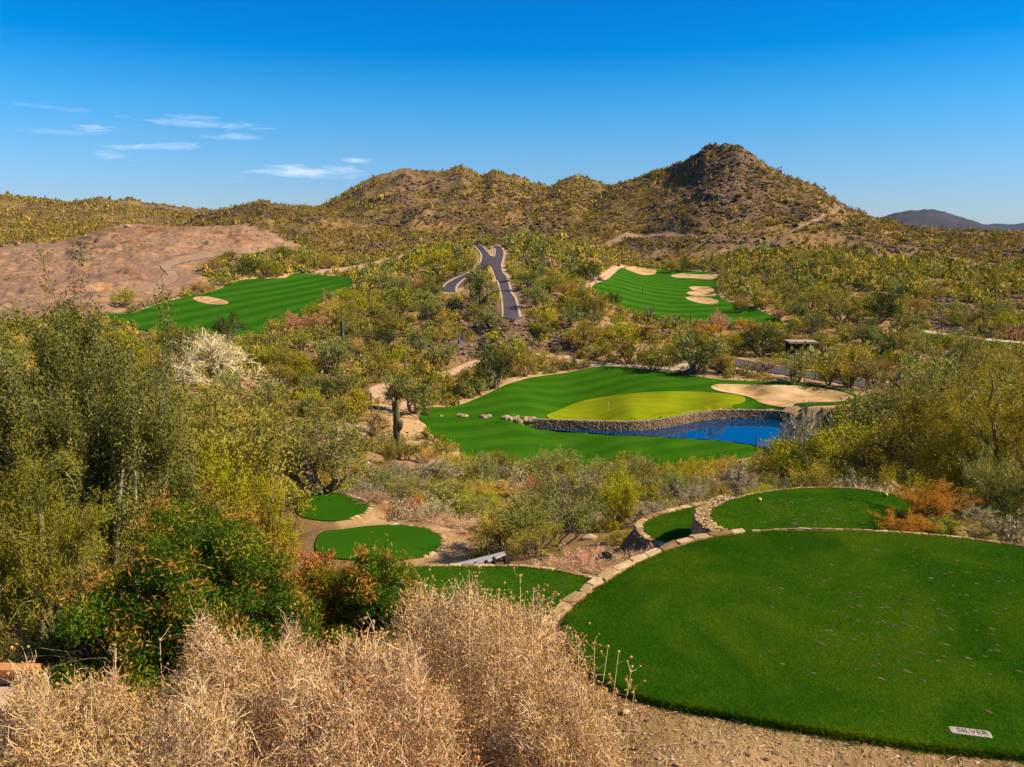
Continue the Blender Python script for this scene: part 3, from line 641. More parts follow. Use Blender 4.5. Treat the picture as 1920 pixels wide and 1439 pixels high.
# ------------------------------------------------------------------ sheets
def sheet(name, poly, mat, off, step, z=None, label=None, cat=None, kind='structure', skirt=.4, rag=0):
    P = np.asarray(poly)[:, :2]; keep = [0]
    if rag: P = P+rag*np.stack([fbm(P[:, 0], P[:, 1], 2.2, 3, 7), fbm(P[:, 0], P[:, 1], 2.2, 3, 17)], 1)
    for i in range(1, len(P)):
        if np.hypot(*(P[i]-P[keep[-1]])) > step*.12: keep.append(i)
    P = P[keep]
    if np.hypot(*(P[0]-P[-1])) < step*.12: P = P[:-1]
    Q = []
    for i in range(len(P)):
        a, b = P[i], P[(i+1) % len(P)]; k = max(1, int(np.hypot(*(b-a))/(step*1.2)))
        Q += [a+(b-a)*t/k for t in range(k)]
    P = np.array(Q); nb = len(P)
    gx, gy = np.meshgrid(np.arange(P[:, 0].min(), P[:, 0].max(), step), np.arange(P[:, 1].min(), P[:, 1].max(), step))
    gx = gx.ravel()+((np.arange(gx.size)//gx.shape[1]) % 2)*step*.5; gy = gy.ravel()
    d = sdf(gx, gy, P); gi = d < -step*.35
    A = np.vstack([P, np.stack([gx[gi], gy[gi]], 1)])
    r = delaunay_2d_cdt([Vector(a) for a in A], [], [list(range(nb))], 1, 1e-5)
    V2 = np.array([v[:] for v in r[0]]); Fa = np.array([f for f in r[2] if len(f) == 3])
    Z = (ground_z(V2[:, 0], V2[:, 1]) if z is None else np.full(len(V2), z))+off
    a, b, c = V2[Fa[:, 0]], V2[Fa[:, 1]], V2[Fa[:, 2]]
    area = (b[:, 0]-a[:, 0])*(c[:, 1]-a[:, 1])-(b[:, 1]-a[:, 1])*(c[:, 0]-a[:, 0]); Fa[area < 0] = Fa[area < 0][:, ::-1]
    mb = MB(); mb.add(np.column_stack([V2, Z]), Fa)
    if skirt:
        Zb = (ground_z(P[:, 0], P[:, 1]) if z is None else np.full(nb, z))+off
        V = np.vstack([np.column_stack([P, Zb]), np.column_stack([P, Zb-skirt])]); i = np.arange(nb); j = (i+1) % nb
        mb.add(V, np.stack([i, j, j+nb, i+nb], 1))
    o = mb.build(name, mat, sm=False)
    me = o.data; n = len(me.polygons); me.polygons.foreach_set('use_smooth', np.arange(n) < len(Fa)); return tag(o, label, cat, kind=kind)
sheet('fairway', fair_xy['f1'], M['fair1'], .10, 1.15, rag=.25); sheet('fairway', fair_xy['f2'], M['fair2'], .2, 3, rag=.8); sheet('fairway', fair_xy['f3'], M['fair3'], .2, 3, rag=.8); sheet('fairway', fair_xy['f4'], M['fair2'], .15, 2)
sheet('putting_green', GREEN, M['green'], .34, 1.0, skirt=.1)
for k, p in bunk_xy.items(): sheet('sand_bunker', p, M['sandtrap'], .20 if k == 'main' else .32, 1.0 if k == 'main' else 1.5)
sheet('road', ROAD, M['asphalt'], .12, 2.0); sheet('road', ROAD2, M['asphalt'], .10, 2.0)
for k, p in path_xy.items(): sheet('sandy_path', p, M['concrete'] if k in ('p8', 'p3', 'p7') else M['track'] if k in ('p9', 'p10', 'p11') else M['path'], .08 if k not in ('p9', 'p10', 'p11', 'p5') else .3, 2.0)
for k, p in tee_xy.items(): sheet('tee_box', p, M['tee'], 0, .4, z=TEES[k][0], skirt=.3)
wp = POND.copy(); wc = wp.mean(0); dirn = wp-wc; dirn /= np.linalg.norm(dirn[:, :2], axis=1)[:, None]; wp = wp+dirn*1.0
sheet('pond_water', wp, M['water'], 0, 3, z=-42.0, skirt=0)
def ribbon(name, px, w, h, mat, n=4, label=None):
    p = catmull(px, n, False); P = hit(p[:, 0], p[:, 1])[:, :2]
    t = np.gradient(P, axis=0); t /= np.linalg.norm(t, axis=1)[:, None]+1e-9; nn = np.stack([-t[:, 1], t[:, 0]], 1)
    prof = [(-w/2, -.3), (-w/2+.03, h), (w/2-.03, h), (w/2, -.3)]
    V = np.concatenate([np.column_stack([P+nn*a, ground_z(P[:, 0], P[:, 1])+b]) for a, b in prof]); m = len(P)
    mb = MB()
    for k in range(3): i = np.arange(m-1); mb.add(V, np.stack([i+k*m, i+1+k*m, i+1+(k+1)*m, i+(k+1)*m], 1))
    return tag(mb.build(name, mat), kind='structure')
ribbon('kerb', [(976, 596), (968, 563), (959, 549), (956, 537), (951, 520), (944, 512), (941, 500), (942, 493), (945, 483), (945, 472), (940, 465), (933, 461)], .9, .24, M['concrete'])
ribbon('kerb', [(886, 460), (891, 464), (897, 471), (902, 478), (902, 487), (898, 497), (890, 505), (877, 513), (862, 519), (848, 526), (836, 533), (831, 540), (834, 548)][::-1][1:], .9, .24, M['concrete'])
ribbon('kerb', [(895, 460.5), (904, 462.5), (910, 468.5), (917, 476), (921, 481), (926, 481), (928, 475), (928, 467)], .7, .24, M['concrete'])
ribbon('kerb', [(855, 548), (856, 538), (862, 531), (872, 523)], .7, .24, M['concrete'])
ribbon('kerb', [(932, 527), (937, 543), (940, 560), (942, 577), (942, 596)], .7, .24, M['concrete'])
print('sheets', time.time()-T0)

# ------------------------------------------------------------------ stone walls
def offs(P, w):
    t = np.gradient(P, axis=0); t /= np.linalg.norm(t, axis=1)[:, None]+1e-9
    return P+np.stack([-t[:, 1], t[:, 0]], 1)*w
def resample(P, step):
    s = np.concatenate([[0], np.cumsum(np.hypot(*np.diff(P, axis=0).T))]); n = max(2, int(s[-1]/step)); u = np.linspace(0, s[-1], n+1)
    return np.stack([np.interp(u, s, P[:, 0]), np.interp(u, s, P[:, 1])], 1)
def wall(name, label, px, z, inner, outer, capw, seed, drop=None, capstep=.45, mat='stone', cat='stone wall', caph=.09, rubble=False, capz=0.0):
    """stone retaining wall along a tee or green edge: face of stones with cap stones on top"""
    rng = np.random.default_rng(seed)
    P = resample(zp(px, z, 6, False)[:, :2], .25)
    A, B = offs(P, inner), offs(P, outer); t = np.gradient(P, axis=0); m = len(P)
    root = empty(name, (float(P[m//2][0]), float(P[m//2][1]), z), label, cat)
    L = root.location
    zb = np.minimum(ground_z(B[:, 0], B[:, 1]), z-.3)-.5 if drop is None else np.full(m, z-drop)
    mb = MB(); rows = 9
    for k in range(rows):
        f0, f1 = k/rows, (k+1)/rows
        def ring(f):
            bul = .05*np.sin(np.arange(m)*1.7+f*9)*.6+.05*rng.random(m)*0+.04*fbm(np.arange(m)*1.0, np.full(m, f*30), 2.2, 2, seed)
            Q = offs(P, outer+np.sign(outer)*bul+.12*np.sign(outer)*f) if False else B+(B-A)/np.linalg.norm(B-A, axis=1)[:, None]*(bul+.10*f)[:, None]
            return np.column_stack([Q, (z-.03)*(1-f)+zb*f])
        V = np.vstack([ring(f0), ring(f1)]); i = np.arange(m-1); mb.add(V, np.stack([i, i+1, i+1+m, i+m], 1), rnd=rng.random())
    V = np.vstack([np.column_stack([A, np.full(m, z-.03)]), np.column_stack([B, np.full(m, z-.03)])]); i = np.arange(m-1); mb.add(V, np.stack([i, i+1, i+1+m, i+m], 1))
    V = np.vstack([np.column_stack([A, np.full(m, z-.03)]), np.column_stack([A, zb])]); mb.add(V, np.stack([i, i+1, i+1+m, i+m], 1))
    o = mb.build('wall_face', M[mat], root, loc=(-L[0], -L[1], -L[2]))
    cb = MB(); Q = offs(P, (inner+outer)/2); s = 0; i = 0
    seg = np.hypot(*np.diff(Q, axis=0).T); cum = np.concatenate([[0], np.cumsum(seg)])
    if rubble:
        for k in range(int(cum[-1]*capw*420)):
            u = rng.uniform(0, cum[-1]); x = np.interp(u, cum, Q[:, 0]); y = np.interp(u, cum, Q[:, 1]); j = min(int(np.searchsorted(cum, u)), m-1)
            n_ = (B[j]-A[j])/(np.linalg.norm(B[j]-A[j])+1e-9); x, y = np.array([x, y])+n_*rng.uniform(-.5, .5)*capw
            sz = rng.uniform(.025, .06); rock(cb, (x, y, z+capz+.01), (sz, sz*rng.uniform(.7, 1.2), sz*.6), rng, 1)
    else:
        while s < cum[-1]-.1:
            l = capstep*rng.uniform(.6, 1.5); u = min(s+l/2, cum[-1]); x = np.interp(u, cum, Q[:, 0]); y = np.interp(u, cum, Q[:, 1]); j = min(int(np.searchsorted(cum, u)), m-1)
            ang = math.atan2(t[j][1], t[j][0])+rng.normal(0, .06)
            Vb, Fb = ICO2; W = Vb.copy(); W = np.sign(W)*np.abs(W)**.3; W *= 1+rng.normal(0, .09, W.shape); W = W+np.array([rng.normal(0, .12)*W[:, 1], rng.normal(0, .15)*W[:, 0], W[:, 2]*0]).T
            W = W*np.array([l*.49, capw*.5*rng.uniform(.88, 1.1), caph*rng.uniform(.7, 1.2)]); ca, sa = math.cos(ang), math.sin(ang)
            W = W @ np.array([[ca, sa, 0], [-sa, ca, 0], [0, 0, 1]])
            cb.add(W+np.array([x, y, z+capz-.02]), Fb, rnd=rng.random()); s += l
    cb.build('cap_stones', M['capstone'], root, loc=(-L[0], -L[1], -L[2])); return root
wall('stone_retaining_wall', 'curved stone wall with tan cap stones edging the large near putting turf', [(985, 1225), (1018, 1188), (1045, 1160), (1075, 1133), (1110, 1105), (1150, 1078), (1190, 1057), (1240, 1035), (1310, 1012), (1400, 998)], -5.0, .01, .17, .155, 1, capstep=.30, caph=.035)
wall('stone_retaining_wall', 'thin stone rim along the far edge of the large near turf, right of the rubble wall', [(1410, 996), (1500, 992), (1620, 994), (1750, 1003), (1850, 1014), (1920, 1024), (2050, 1046), (2200, 1094)], -5.0, .0, .07, .045, 2, capstep=.16, caph=.018)
wall('stone_retaining_wall', 'curved wall with crumbly rubble top round the left end of the middle right turf', [(1425, 1012), (1392, 1005), (1352, 988), (1334, 972), (1337, 957), (1358, 943), (1380, 935)], -7.5, .02, .44, .40, 3, rubble=True)
wall('stone_retaining_wall', 'low tan stone edging along the back of the middle right turf', [(1380, 935), (1420, 925), (1480, 917), (1540, 914), (1610, 917), (1670, 926), (1720, 939), (1760, 954)], -7.5, .0, .08, .06, 4, capstep=.2, caph=.022)
wall('stone_retaining_wall', 'tan stacked stone wall round the small turf left of the rubble wall', [(1400, 937), (1362, 943), (1320, 947), (1260, 960), (1222, 973), (1206, 984), (1211, 999), (1228, 1011), (1270, 1024), (1318, 1028)], -8.6, -.0, -.26, .22, 5, capstep=.22, caph=.045)
wall('stone_retaining_wall', 'pale cap stones along the back of the low turf beside the tilted board', [(655, 1076), (700, 1067), (790, 1063), (900, 1062), (1000, 1065), (1060, 1074), (1108, 1085), (1130, 1093)], -8.1, .0, .13, .12, 6, capstep=.38, caph=.035)
def trim(name, label, poly, z, w, seed, i0=0, i1=None):
    rng = np.random.default_rng(seed); P = resample(zp(poly, z, 6, False)[:, :2], .3); cb = MB()
    for i in range(len(P)-1):
        sz = rng.uniform(.1, .2); rock(cb, (P[i][0], P[i][1], z-.03), (sz, sz, .07), rng, 1)
    return tag(cb.build(name, M['capstone']), label, 'edging')
trim('stone_edging', 'row of small tan stones round the right end of the round lower left turf', [(740, 983), (790, 987), (822, 1000), (832, 1016), (817, 1033), (785, 1047)], -11.2, .2, 9)
trim('stone_edging', 'row of small tan stones round the tip of the smallest far left turf', [(650, 926), (682, 937), (695, 950), (682, 963), (650, 975)], -13.8, .2, 10)
# pond wall: rubble stones stacked along the green
rng = np.random.default_rng(5)
PW = resample(zp([(1003, 786), (1060, 788), (1130, 790), (1200, 790), (1260, 783), (1310, 773), (1360, 769), (1420, 769), (1462, 771), (1485, 775)], -40.2, 6, False)[:, :2], .5)
t = np.gradient(PW, axis=0); t /= np.linalg.norm(t, axis=1)[:, None]; nn = np.stack([t[:, 1], -t[:, 0]], 1)
root = empty('pond_wall', (float(PW[20][0]), float(PW[20][1]), -42), 'long curved rubble stone wall between the putting green and the pond', 'stone wall'); L = root.location
mb = MB(); m = len(PW); i = np.arange(m-1)
gz = np.full(m, -40.12)
for a, b, z0, z1 in ((-.4, -.4, 0, 1), (-.4, .5, 0, 0), (.5, .75, 0, 1)):
    za = gz if z0 == 0 else np.full(m, -43.); zb = gz if z1 == 0 else np.full(m, -43.)
    V = np.vstack([np.column_stack([PW+nn*a, za]), np.column_stack([PW+nn*b, zb])]); mb.add(V, np.stack([i, i+1, i+1+m, i+m], 1), rnd=.2)
mb.build('wall_core', M['pondstone'], root, loc=(-L[0], -L[1], -L[2]))
mb = MB()
for k in range(m):
    for j in range(18):
        f = (j//2+rng.uniform(-.3, .3))/8.; sz = rng.uniform(.14, .27)
        p = PW[k]+nn[k]*(.5+.22*f)+t[k]*rng.uniform(-.25, .25)
        rock(mb, (p[0], p[1], -40.15-f*1.9), (sz, sz, sz*.75), rng, 1)
    p = PW[k]+nn[k]*.1+t[k]*rng.uniform(-.2, .2); rock(mb, (p[0], p[1], -40.12), (.34, .3, .13), rng, 1)
mb.build('rubble_facing', M['boulder'], root, loc=(-L[0], -L[1], -L[2]))
# boulders of the little creek beside the green
for i, (x, y, w_, h_, lab) in enumerate(((911, 783, 17, 6, 'low tan boulders at the middle of the grassy creek line'), (866, 781, 18, 6, 'pale flat boulder pair at the left end of the grassy creek line'), (949, 786, 15, 9, 'rounded tan boulder in the creek line just before the tallest boulder'),
        (965, 792, 17, 12, 'tallest grey boulder beside the start of the pond wall'), (976, 793, 10, 8, 'small tan boulder against the foot of the tallest boulder'), (992, 792, 22, 12, 'stacked pale boulders where the pond wall begins'), (826, 782, 8, 4, 'smallest pale stone lying near the left tip of the fairway'), (1018, 801, 20, 3, 'low pale rock ledge in the shaded corner of the pond'))):
    p = hit(x, y, GS)[0] if i < 7 else at_z(x, y, -42.0); sc = p[1]/F_PX/cT; mb = MB(); r_ = np.random.default_rng(100+i)
    k = 3 if w_ > 15 else 1
    for j in range(k): rock(mb, ((j-(k-1)/2)*w_*sc*.33, r_.uniform(-.3, .3), h_*sc*.3), (w_*sc/(1.6*k**.5), w_*sc*.42, h_*sc*.62), r_, 3)
    tag(mb.build('boulder', M['boulder'], loc=p, sm=False), lab, 'boulder', 'boulders between the green and the pond')
# ------------------------------------------------------------------ small built things
def part(mb, name, mat, root): return mb.build(name, M[mat], root)
# tilted weathered board on a short timber frame behind the low tee
Yb = 18.1
tl, tr, fr, fl = at_Y(836, 1061, Yb+.15), at_Y(946, 1034, Yb+.75), at_Y(948, 1038, Yb+.05), at_Y(905, 1056, Yb-.45)
fl2 = at_Y(842, 1063, Yb-.25)
root = empty('board_shelter', (0, 0, 0), 'tilted bleached board roof on dark timber props behind the low turf', 'shelter')
mb = MB(); top = np.array([tl, tr, fr, fl, fl2]); bot = top-np.array([0, 0, .045])
mb.add(np.vstack([top, bot]), [[0, 4, 3, 3], [5, 9, 8, 8]]); mb = MB()
mb.add(np.vstack([top, bot]), np.array([[0, 4, 3], [0, 3, 2], [0, 2, 1], [5, 8, 9], [5, 7, 8], [5, 6, 7]])); mb.add(np.vstack([top, bot]), [[k, (k+1) % 5, (k+1) % 5+5, k+5] for k in range(5)])
o = part(mb, 'roof_board', 'greywood', root)
gz = -8.6
for (px, py, Y, w_) in ((912, 1052, Yb-.4, .05), (926, 1046, Yb-.2, .05)):
    a = at_Y(px, py, Y); mb = MB(); tube(mb, [[a[0], a[1], gz], a], w_, 4); part(mb, 'prop_post', 'dark', root)
a, b = at_Y(946, 1039, Yb+.1), at_Y(952, 1062, Yb+.1); mb = MB(); tube(mb, [b-np.array([0, 0, .3]), a], .055, 4); part(mb, 'prop_post', 'dark', root)
a, b = at_Y(947, 1036, Yb+.6), at_Y(964, 1063, Yb+.3); mb = MB(); tube(mb, [b-np.array([0, 0, .3]), a], .045, 4); part(mb, 'brace', 'dark', root)
mb = MB(); a, b = at_Y(890, 1060, Yb-.3), at_Y(906, 1058, Yb-.35); box(mb, (a+b)/2-np.array([0, 0, .1]), (.25, .2, .25)); part(mb, 'block', 'dark', root)
# timber step at the lower left
root = empty('timber_step', tuple(at_Y(30, 1262, 6.7)), 'orange brown timber step edge with tan slab at the bottom left corner', 'step')
mb = MB(); box(mb, (-.1, 0, .03), (.62, .12, .075), rot=-.02); part(mb, 'timber_edge', 'orange', root)
mb = MB(); box(mb, (-.15, -.30, -.1), (.62, .32, .09), rot=-.02); part(mb, 'slab', 'path', root)
mb = MB(); box(mb, (-.1, -.09, -.08), (.64, .06, .09)); part(mb, 'riser', 'dark', root)
# rusty shelter, pale wall and footbridge beyond the green
def hut(x0, x1, ytop, yb, Y, mat, lab, cat, name, depth=3.5):
    a, b = at_Y(x0, ytop, Y), at_Y(x1, ytop, Y); zb = at_Y(x0, yb, Y)[2]; wd = b[0]-a[0]; c = (a+b)/2; hgt = c[2]-zb
    root = empty(name, (c[0], Y+depth/2, zb), lab, cat)
    mb = MB(); box(mb, (0, 0, hgt), (wd, depth+.6, hgt*.22), rot=.0); part(mb, 'roof', mat, root)
    mb = MB(); box(mb, (0, depth*.3, hgt*.44), (wd*.9, depth*.3, hgt*.9)); part(mb, 'back_wall', 'dark', root)
    for k in (-1, 1): mb = MB(); box(mb, (k*wd*.42, -depth*.4, hgt*.43), (.22, .22, hgt*.9)); part(mb, 'post', 'wood', root)
    return root
hut(1205, 1225, 617, 643, 243, 'rust', 'small open hut with flat rust red roof below the far right fairway', 'hut', 'open_hut')
root = hut(1480, 1534, 643, 658, 226, 'tanroof', 'low flat tan slab roof on posts above the asphalt cart road', 'shelter', 'roadside_shelter', 4.5)
p = at_Y(1268, 626, 252); mb = MB(); rngw = np.random.default_rng(3)
for k in range(60): rock(mb, (rngw.uniform(-7, 7), rngw.uniform(-.3, .3), rngw.uniform(0, 1.2)), (.5, .4, .35), rngw, 1)
box(mb, (0, .1, .5), (13, .5, 1.1)); tag(mb.build('field_stone_wall', M['boulder'], loc=p), 'low pale stone wall between the rust red hut and the far right fairway', 'stone wall')
# flagstick
p = hit(1140, 774, GS)[0]; p[2] += .16
root = empty('golf_flag', tuple(p), 'thin white flagstick standing on the bright putting green', 'flag')
mb = MB(); tube(mb, [(0, 0, 0), (0, 0, 2.3)], .035, 6); part(mb, 'pole', 'white', root)
mb = MB(); V = [(0, 0, 2.3), (.25, .03, 2.27), (.5, -.03, 2.2), (0, 0, 1.95), (.25, .03, 1.95), (.5, -.03, 1.95)]; V = np.array(V); mb.add(np.vstack([V, V+[0, .02, 0]]), [[0, 1, 4, 3], [1, 2, 5, 4], [6, 9, 10, 7], [7, 10, 11, 8], [0, 6, 7, 1], [1, 7, 8, 2], [2, 8, 11, 5]]); part(mb, 'flag_cloth', 'yellow', root)
# leaning blue and white panel among the rocks
p = hit(862, 652, GS)[0]; root = empty('curved_panel', tuple(p), 'small leaning blue and white curved panel among dark rocks', 'panel')
sc = p[1]/F_PX
mb = MB(); u = np.linspace(0, 1, 9); pts = np.array([[(-.5+1.2*q*q)*6*sc, 0, q*20*sc] for q in u]); wd = np.sin(np.pi*(u*.8+.12))*3.2*sc
V = np.vstack([pts-np.array([1, 0, 0])*wd[:, None], pts+np.array([1, 0, 0])*wd[:, None], pts-np.array([1, 0, 0])*wd[:, None]+[0, .12, 0], pts+np.array([1, 0, 0])*wd[:, None]+[0, .12, 0]]); i = np.arange(8)
for a_, b_ in ((0, 1), (3, 2), (2, 0), (1, 3)): mb.add(V, np.stack([i+a_*9, i+1+a_*9, i+1+b_*9, i+b_*9], 1))
part(mb, 'blue_cloth', 'blue', root)
mb = MB(); box(mb, (.3*sc, -.09, 13*sc), (1.6*sc, .1, 7*sc)); box(mb, (-.8*sc, -.09, 5.5*sc), (1.8*sc, .1, 3*sc)); part(mb, 'white_panel', 'white', root)
# tee markers and plaque
for x, y, z, lab in ((1424, 940, -7.5, 'small yellow tee marker near the left end of the middle right turf'), (1661, 931, -7.5, 'small yellow tee marker near the right end of the middle right turf'), (1418, 932, -7.5, None)):
    if lab is None: continue
    mb = MB(); V, Fa = ICO3; mb.add(V*.055+[0, 0, .05], Fa); tag(mb.build('tee_marker', M['yellow'], loc=at_z(x, y, z), sm=True), lab, 'tee marker', 'yellow tee markers')
a, b = at_z(1780, 1369, -5), at_z(1859, 1379, -5); ang = math.atan2(b[1]-a[1], b[0]-a[0]); c = (a+b)/2; PLQ = c
d2 = at_z(1782, 1364, -5); wd = float(np.hypot(*(b-a)[:2])); hh = .115
root = empty('tee_plaque', (float(c[0]), float(c[1]), -5+.0), 'small pale granite plaque with dark letters sunk in the near turf', 'plaque'); root.rotation_euler = (0, 0, ang)
mb = MB(); Vb, Fb = ICO3; W = np.sign(Vb)*np.abs(Vb)**.25*np.array([wd/2, hh/2, .02]); mb.add(W+[0, 0, -.008], Fb); part(mb, 'stone_slab', 'plaque', root)
tx = bpy.data.curves.new('lettering', 'FONT'); tx.body = 'SILVER'; tx.size = .095; tx.extrude = .001; tx.align_x = 'CENTER'; tx.align_y = 'CENTER'; tx.materials.append(M['ink']); tx.space_character = 1.05
to = bpy.data.objects.new('tmp_text', tx); C.objects.link(to); bpy.context.view_layer.update(); tm = bpy.data.meshes.new_from_object(to.evaluated_get(bpy.context.evaluated_depsgraph_get())); bpy.data.objects.remove(to)
o = bpy.data.objects.new('lettering', tm); C.objects.link(o); o.parent = root; o.location = (.02, 0, .0135)
# loose pale stones on the dirt in front
for x, y, s_, lab in ((1173, 1338, .05, 'small pale stone beside the corner of the near turf and the dry brush'), (1270, 1436, .035, 'small white stone at the bottom edge on the gravel')):
    p = hit(x, y, GS)[0]; mb = MB(); rock(mb, (0, 0, s_*.4), (s_, s_*.7, s_*.5), np.random.default_rng(x), 3); tag(mb.build('loose_stone', M['capstone'], loc=p), lab, 'stone')
# divots
rng = np.random.default_rng(77); DIV = []
dv = [(1645, 1033), (1553, 1183), (1467, 1246), (1525, 1263), (1855, 1336), (1447, 1138), (1560, 1060), (1520, 1068), (1545, 1090), (1465, 1104), (1612, 1137), (1665, 1140), (1705, 1134), (1703, 1173), (1657, 1167), (1702, 1260), (1652, 1273), (1640, 1250), (1775, 1210), (1847, 1232), (1815, 1235), (1770, 1155), (1783, 1181), (1832, 1095), (1812, 1117), (1745, 1085), (1750, 1040), (1795, 1052), (1600, 1200), (1540, 1207), (1760, 1240), (1788, 1248), (1726, 1225), (1866, 1150), (1860, 1180), (1885, 1142)]
for x, y in dv: DIV.append((x, y, -5.0, rng.uniform(.022, .036)))
for k in range(230):
    x, y = rng.normal(1690, 140), rng.normal(1140, 80)
    if 1430 < x < 1940 and 1020 < y < 1320: DIV.append((x, y, -5.0, rng.uniform(.010, .022)))
for k in range(60): DIV.append((rng.normal(1530, 60), rng.uniform(935, 990), -7.5, rng.uniform(.025, .045)))
for k in range(14): DIV.append((rng.normal(980, 60), rng.uniform(1085, 1130), -8.1, rng.uniform(.02, .035)))
mb = MB(); DIVW = []
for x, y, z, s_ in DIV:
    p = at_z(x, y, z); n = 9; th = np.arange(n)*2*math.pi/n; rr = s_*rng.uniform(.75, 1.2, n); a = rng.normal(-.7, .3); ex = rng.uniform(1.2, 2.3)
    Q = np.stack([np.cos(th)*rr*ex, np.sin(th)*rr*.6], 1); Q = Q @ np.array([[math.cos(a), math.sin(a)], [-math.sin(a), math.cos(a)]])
    Q2 = Q*.8+np.array([-.25, .35])*s_*.5; mb.add(np.column_stack([Q+p[:2], np.full(n, z+.004)]), [[0, k, k+1] for k in range(1, n-1)], 0); mb.add(np.column_stack([Q2+p[:2], np.full(n, z+.0065)]), [[0, k, k+1] for k in range(1, n-1)], int(rng.random() < .55)); DIVW.append((p[0], p[1], s_*1.25, z))  # outer soil polygon; its offset dark rim stands in for shade inside the divot
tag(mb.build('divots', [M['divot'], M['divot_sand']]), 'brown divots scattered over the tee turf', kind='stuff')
DIVW = np.array(DIVW)
# turf blades on the near tees
rng = np.random.default_rng(8)
def blades(tee, dens, L, W, xmax=None, name='grass'):
    z, poly = TEES[tee][0], tee_xy[tee]; x0, x1, y0, y1 = poly[:, 0].min(), min(poly[:, 0].max(), xmax or 1e9), poly[:, 1].min(), poly[:, 1].max()
    n = int((x1-x0)*(y1-y0)*dens); x, y = rng.uniform(x0, x1, n), rng.uniform(y0, y1, n); d = sdf(x, y, poly)
    k = (d < .03); px, py, dd = project(x, y, np.full(n, z)); k &= (px < (2750 if tee == 'tee1' else 2050)) & (px > -100)
    if tee == 'tee1': k &= ~((np.abs((x-PLQ[0])*math.cos(ang)+(y-PLQ[1])*math.sin(ang)) < wd/2+.01) & (np.abs(-(x-PLQ[0])*math.sin(ang)+(y-PLQ[1])*math.cos(ang)) < hh/2+.004))
    x, y, d = x[k], y[k], d[k]
    for q in DIVW:
        if abs(q[3]-z) < .01: m = ((x-q[0])**2+(y-q[1])**2 > q[2]**2); x, y, d = x[m], y[m], d[m]
    n = len(x); mb = MB(); lean = rng.normal(0, .45, (n, 2)); l = L*rng.uniform(.6, 1.3, n)*(1+.9*smooth(-.10, .02, d)); a = rng.uniform(0, math.pi, n)
    P = np.column_stack([x, y, np.full(n, z-.002)]); b = np.column_stack([np.cos(a), np.sin(a), np.zeros(n)])*(W*rng.uniform(.7, 1.4, n))[:, None]
    tip = P+np.column_stack([lean[:, 0]*l, lean[:, 1]*l, l*.85])
    mb.add(np.stack([P-b, P+b, tip], 1).reshape(-1, 3), np.arange(3*n).reshape(-1, 3), 0, rng.random(n))
    tag(mb.build(name, M['blade']), kind='stuff')
blades('tee1', 15000, .018, .0034, 13.0); blades('tee2', 3000, .024, .007); blades('tee3', 3000, .024, .007); blades('tee4', 3000, .024, .007)
# shaggy fringe at the near tee edge
P = resample(tee_xy['tee1'][:, :2], .01); P = P[(P[:, 1] < 9.5) & (P[:, 0] < 11.5)]; n = len(P)*26; i = rng.integers(0, len(P), n)
Q = P[i]+rng.normal(0, .022, (n, 2)); l = rng.uniform(.04, .10, n); out_ = Q-np.array([3.5, 10.0]); out_ /= np.linalg.norm(out_, axis=1)[:, None]
a = rng.uniform(0, math.pi, n); b = np.column_stack([np.cos(a), np.sin(a), np.zeros(n)])*.005; B0 = np.column_stack([Q, rng.uniform(-5.08, -5.0, n)])
tip = B0+np.column_stack([out_*(l*rng.uniform(.2, .9, n))[:, None]+rng.normal(0, .01, (n, 2)), l*rng.uniform(.1, .8, n)])
mb = MB(); mb.add(np.stack([B0-b, B0+b, tip], 1).reshape(-1, 3), np.arange(3*n).reshape(-1, 3), 0, rng.random(n)*.6); tag(mb.build('grass', M['blade']), kind='stuff')
n = len(P)*14; i = rng.integers(0, len(P), n); Q = P[i]+rng.normal(0, .10, (n, 2)); k = (sdf(Q[:, 0], Q[:, 1], tee_xy['tee1']) > -.01) & (fbm(Q[:, 0], Q[:, 1], .28, 3, 55) > .08); Q = Q[k]; n = len(Q); l = rng.uniform(.015, .055, n)
a = rng.uniform(0, math.pi, n); bb = np.column_stack([np.cos(a), np.sin(a), np.zeros(n)])*.004; B0 = np.column_stack([Q, ground_z(Q[:, 0], Q[:, 1])]); tip = B0+np.column_stack([rng.normal(0, .5, (n, 2))*l[:, None], l*.8])
mb = MB(); mb.add(np.stack([B0-bb, B0+bb, tip], 1).reshape(-1, 3), np.arange(3*n).reshape(-1, 3), 0, rng.random(n)); tag(mb.build('grass', M['blade']), kind='stuff')
# gravel on the dirt in front of the tee
n = 9000; x = rng.uniform(-1, 6.5, n); y = rng.uniform(4.2, 7.6, n); d = sdf(x, y, tee_xy['tee1']); k = d > .05; x, y = x[k], y[k]; z = ground_z(x, y)
mb = MB(); pal = np.array([(.42, .28, .15), (.52, .36, .2), (.26, .15, .08), (.2, .11, .06), (.6, .48, .32)])
for i in range(len(x)): s_ = abs(rng.normal(0, .008))+.005; rock(mb, (x[i], y[i], z[i]), (s_*1.3, s_, s_*.7), rng, 1); mb.col[-1][:] = pal[rng.integers(5)]*.8
tag(mb.build('gravel', M['gravel']), kind='stuff')
n = 5200; x = rng.uniform(-1.5, 6.5, n); y = rng.uniform(4.0, 7.4, n); k = sdf(x, y, tee_xy['tee1']) > .03; x, y = x[k], y[k]; n = len(x)
P0 = np.column_stack([x, y, ground_z(x, y)+rng.uniform(.002, .02, n)]); a = rng.uniform(0, 6.28, n); l = rng.uniform(.015, .06, n)[:, None]; dv_ = np.column_stack([np.cos(a), np.sin(a), rng.normal(0, .15, n)]); sd2 = np.column_stack([-np.sin(a), np.cos(a), rng.normal(0, .5, n)])*.0022
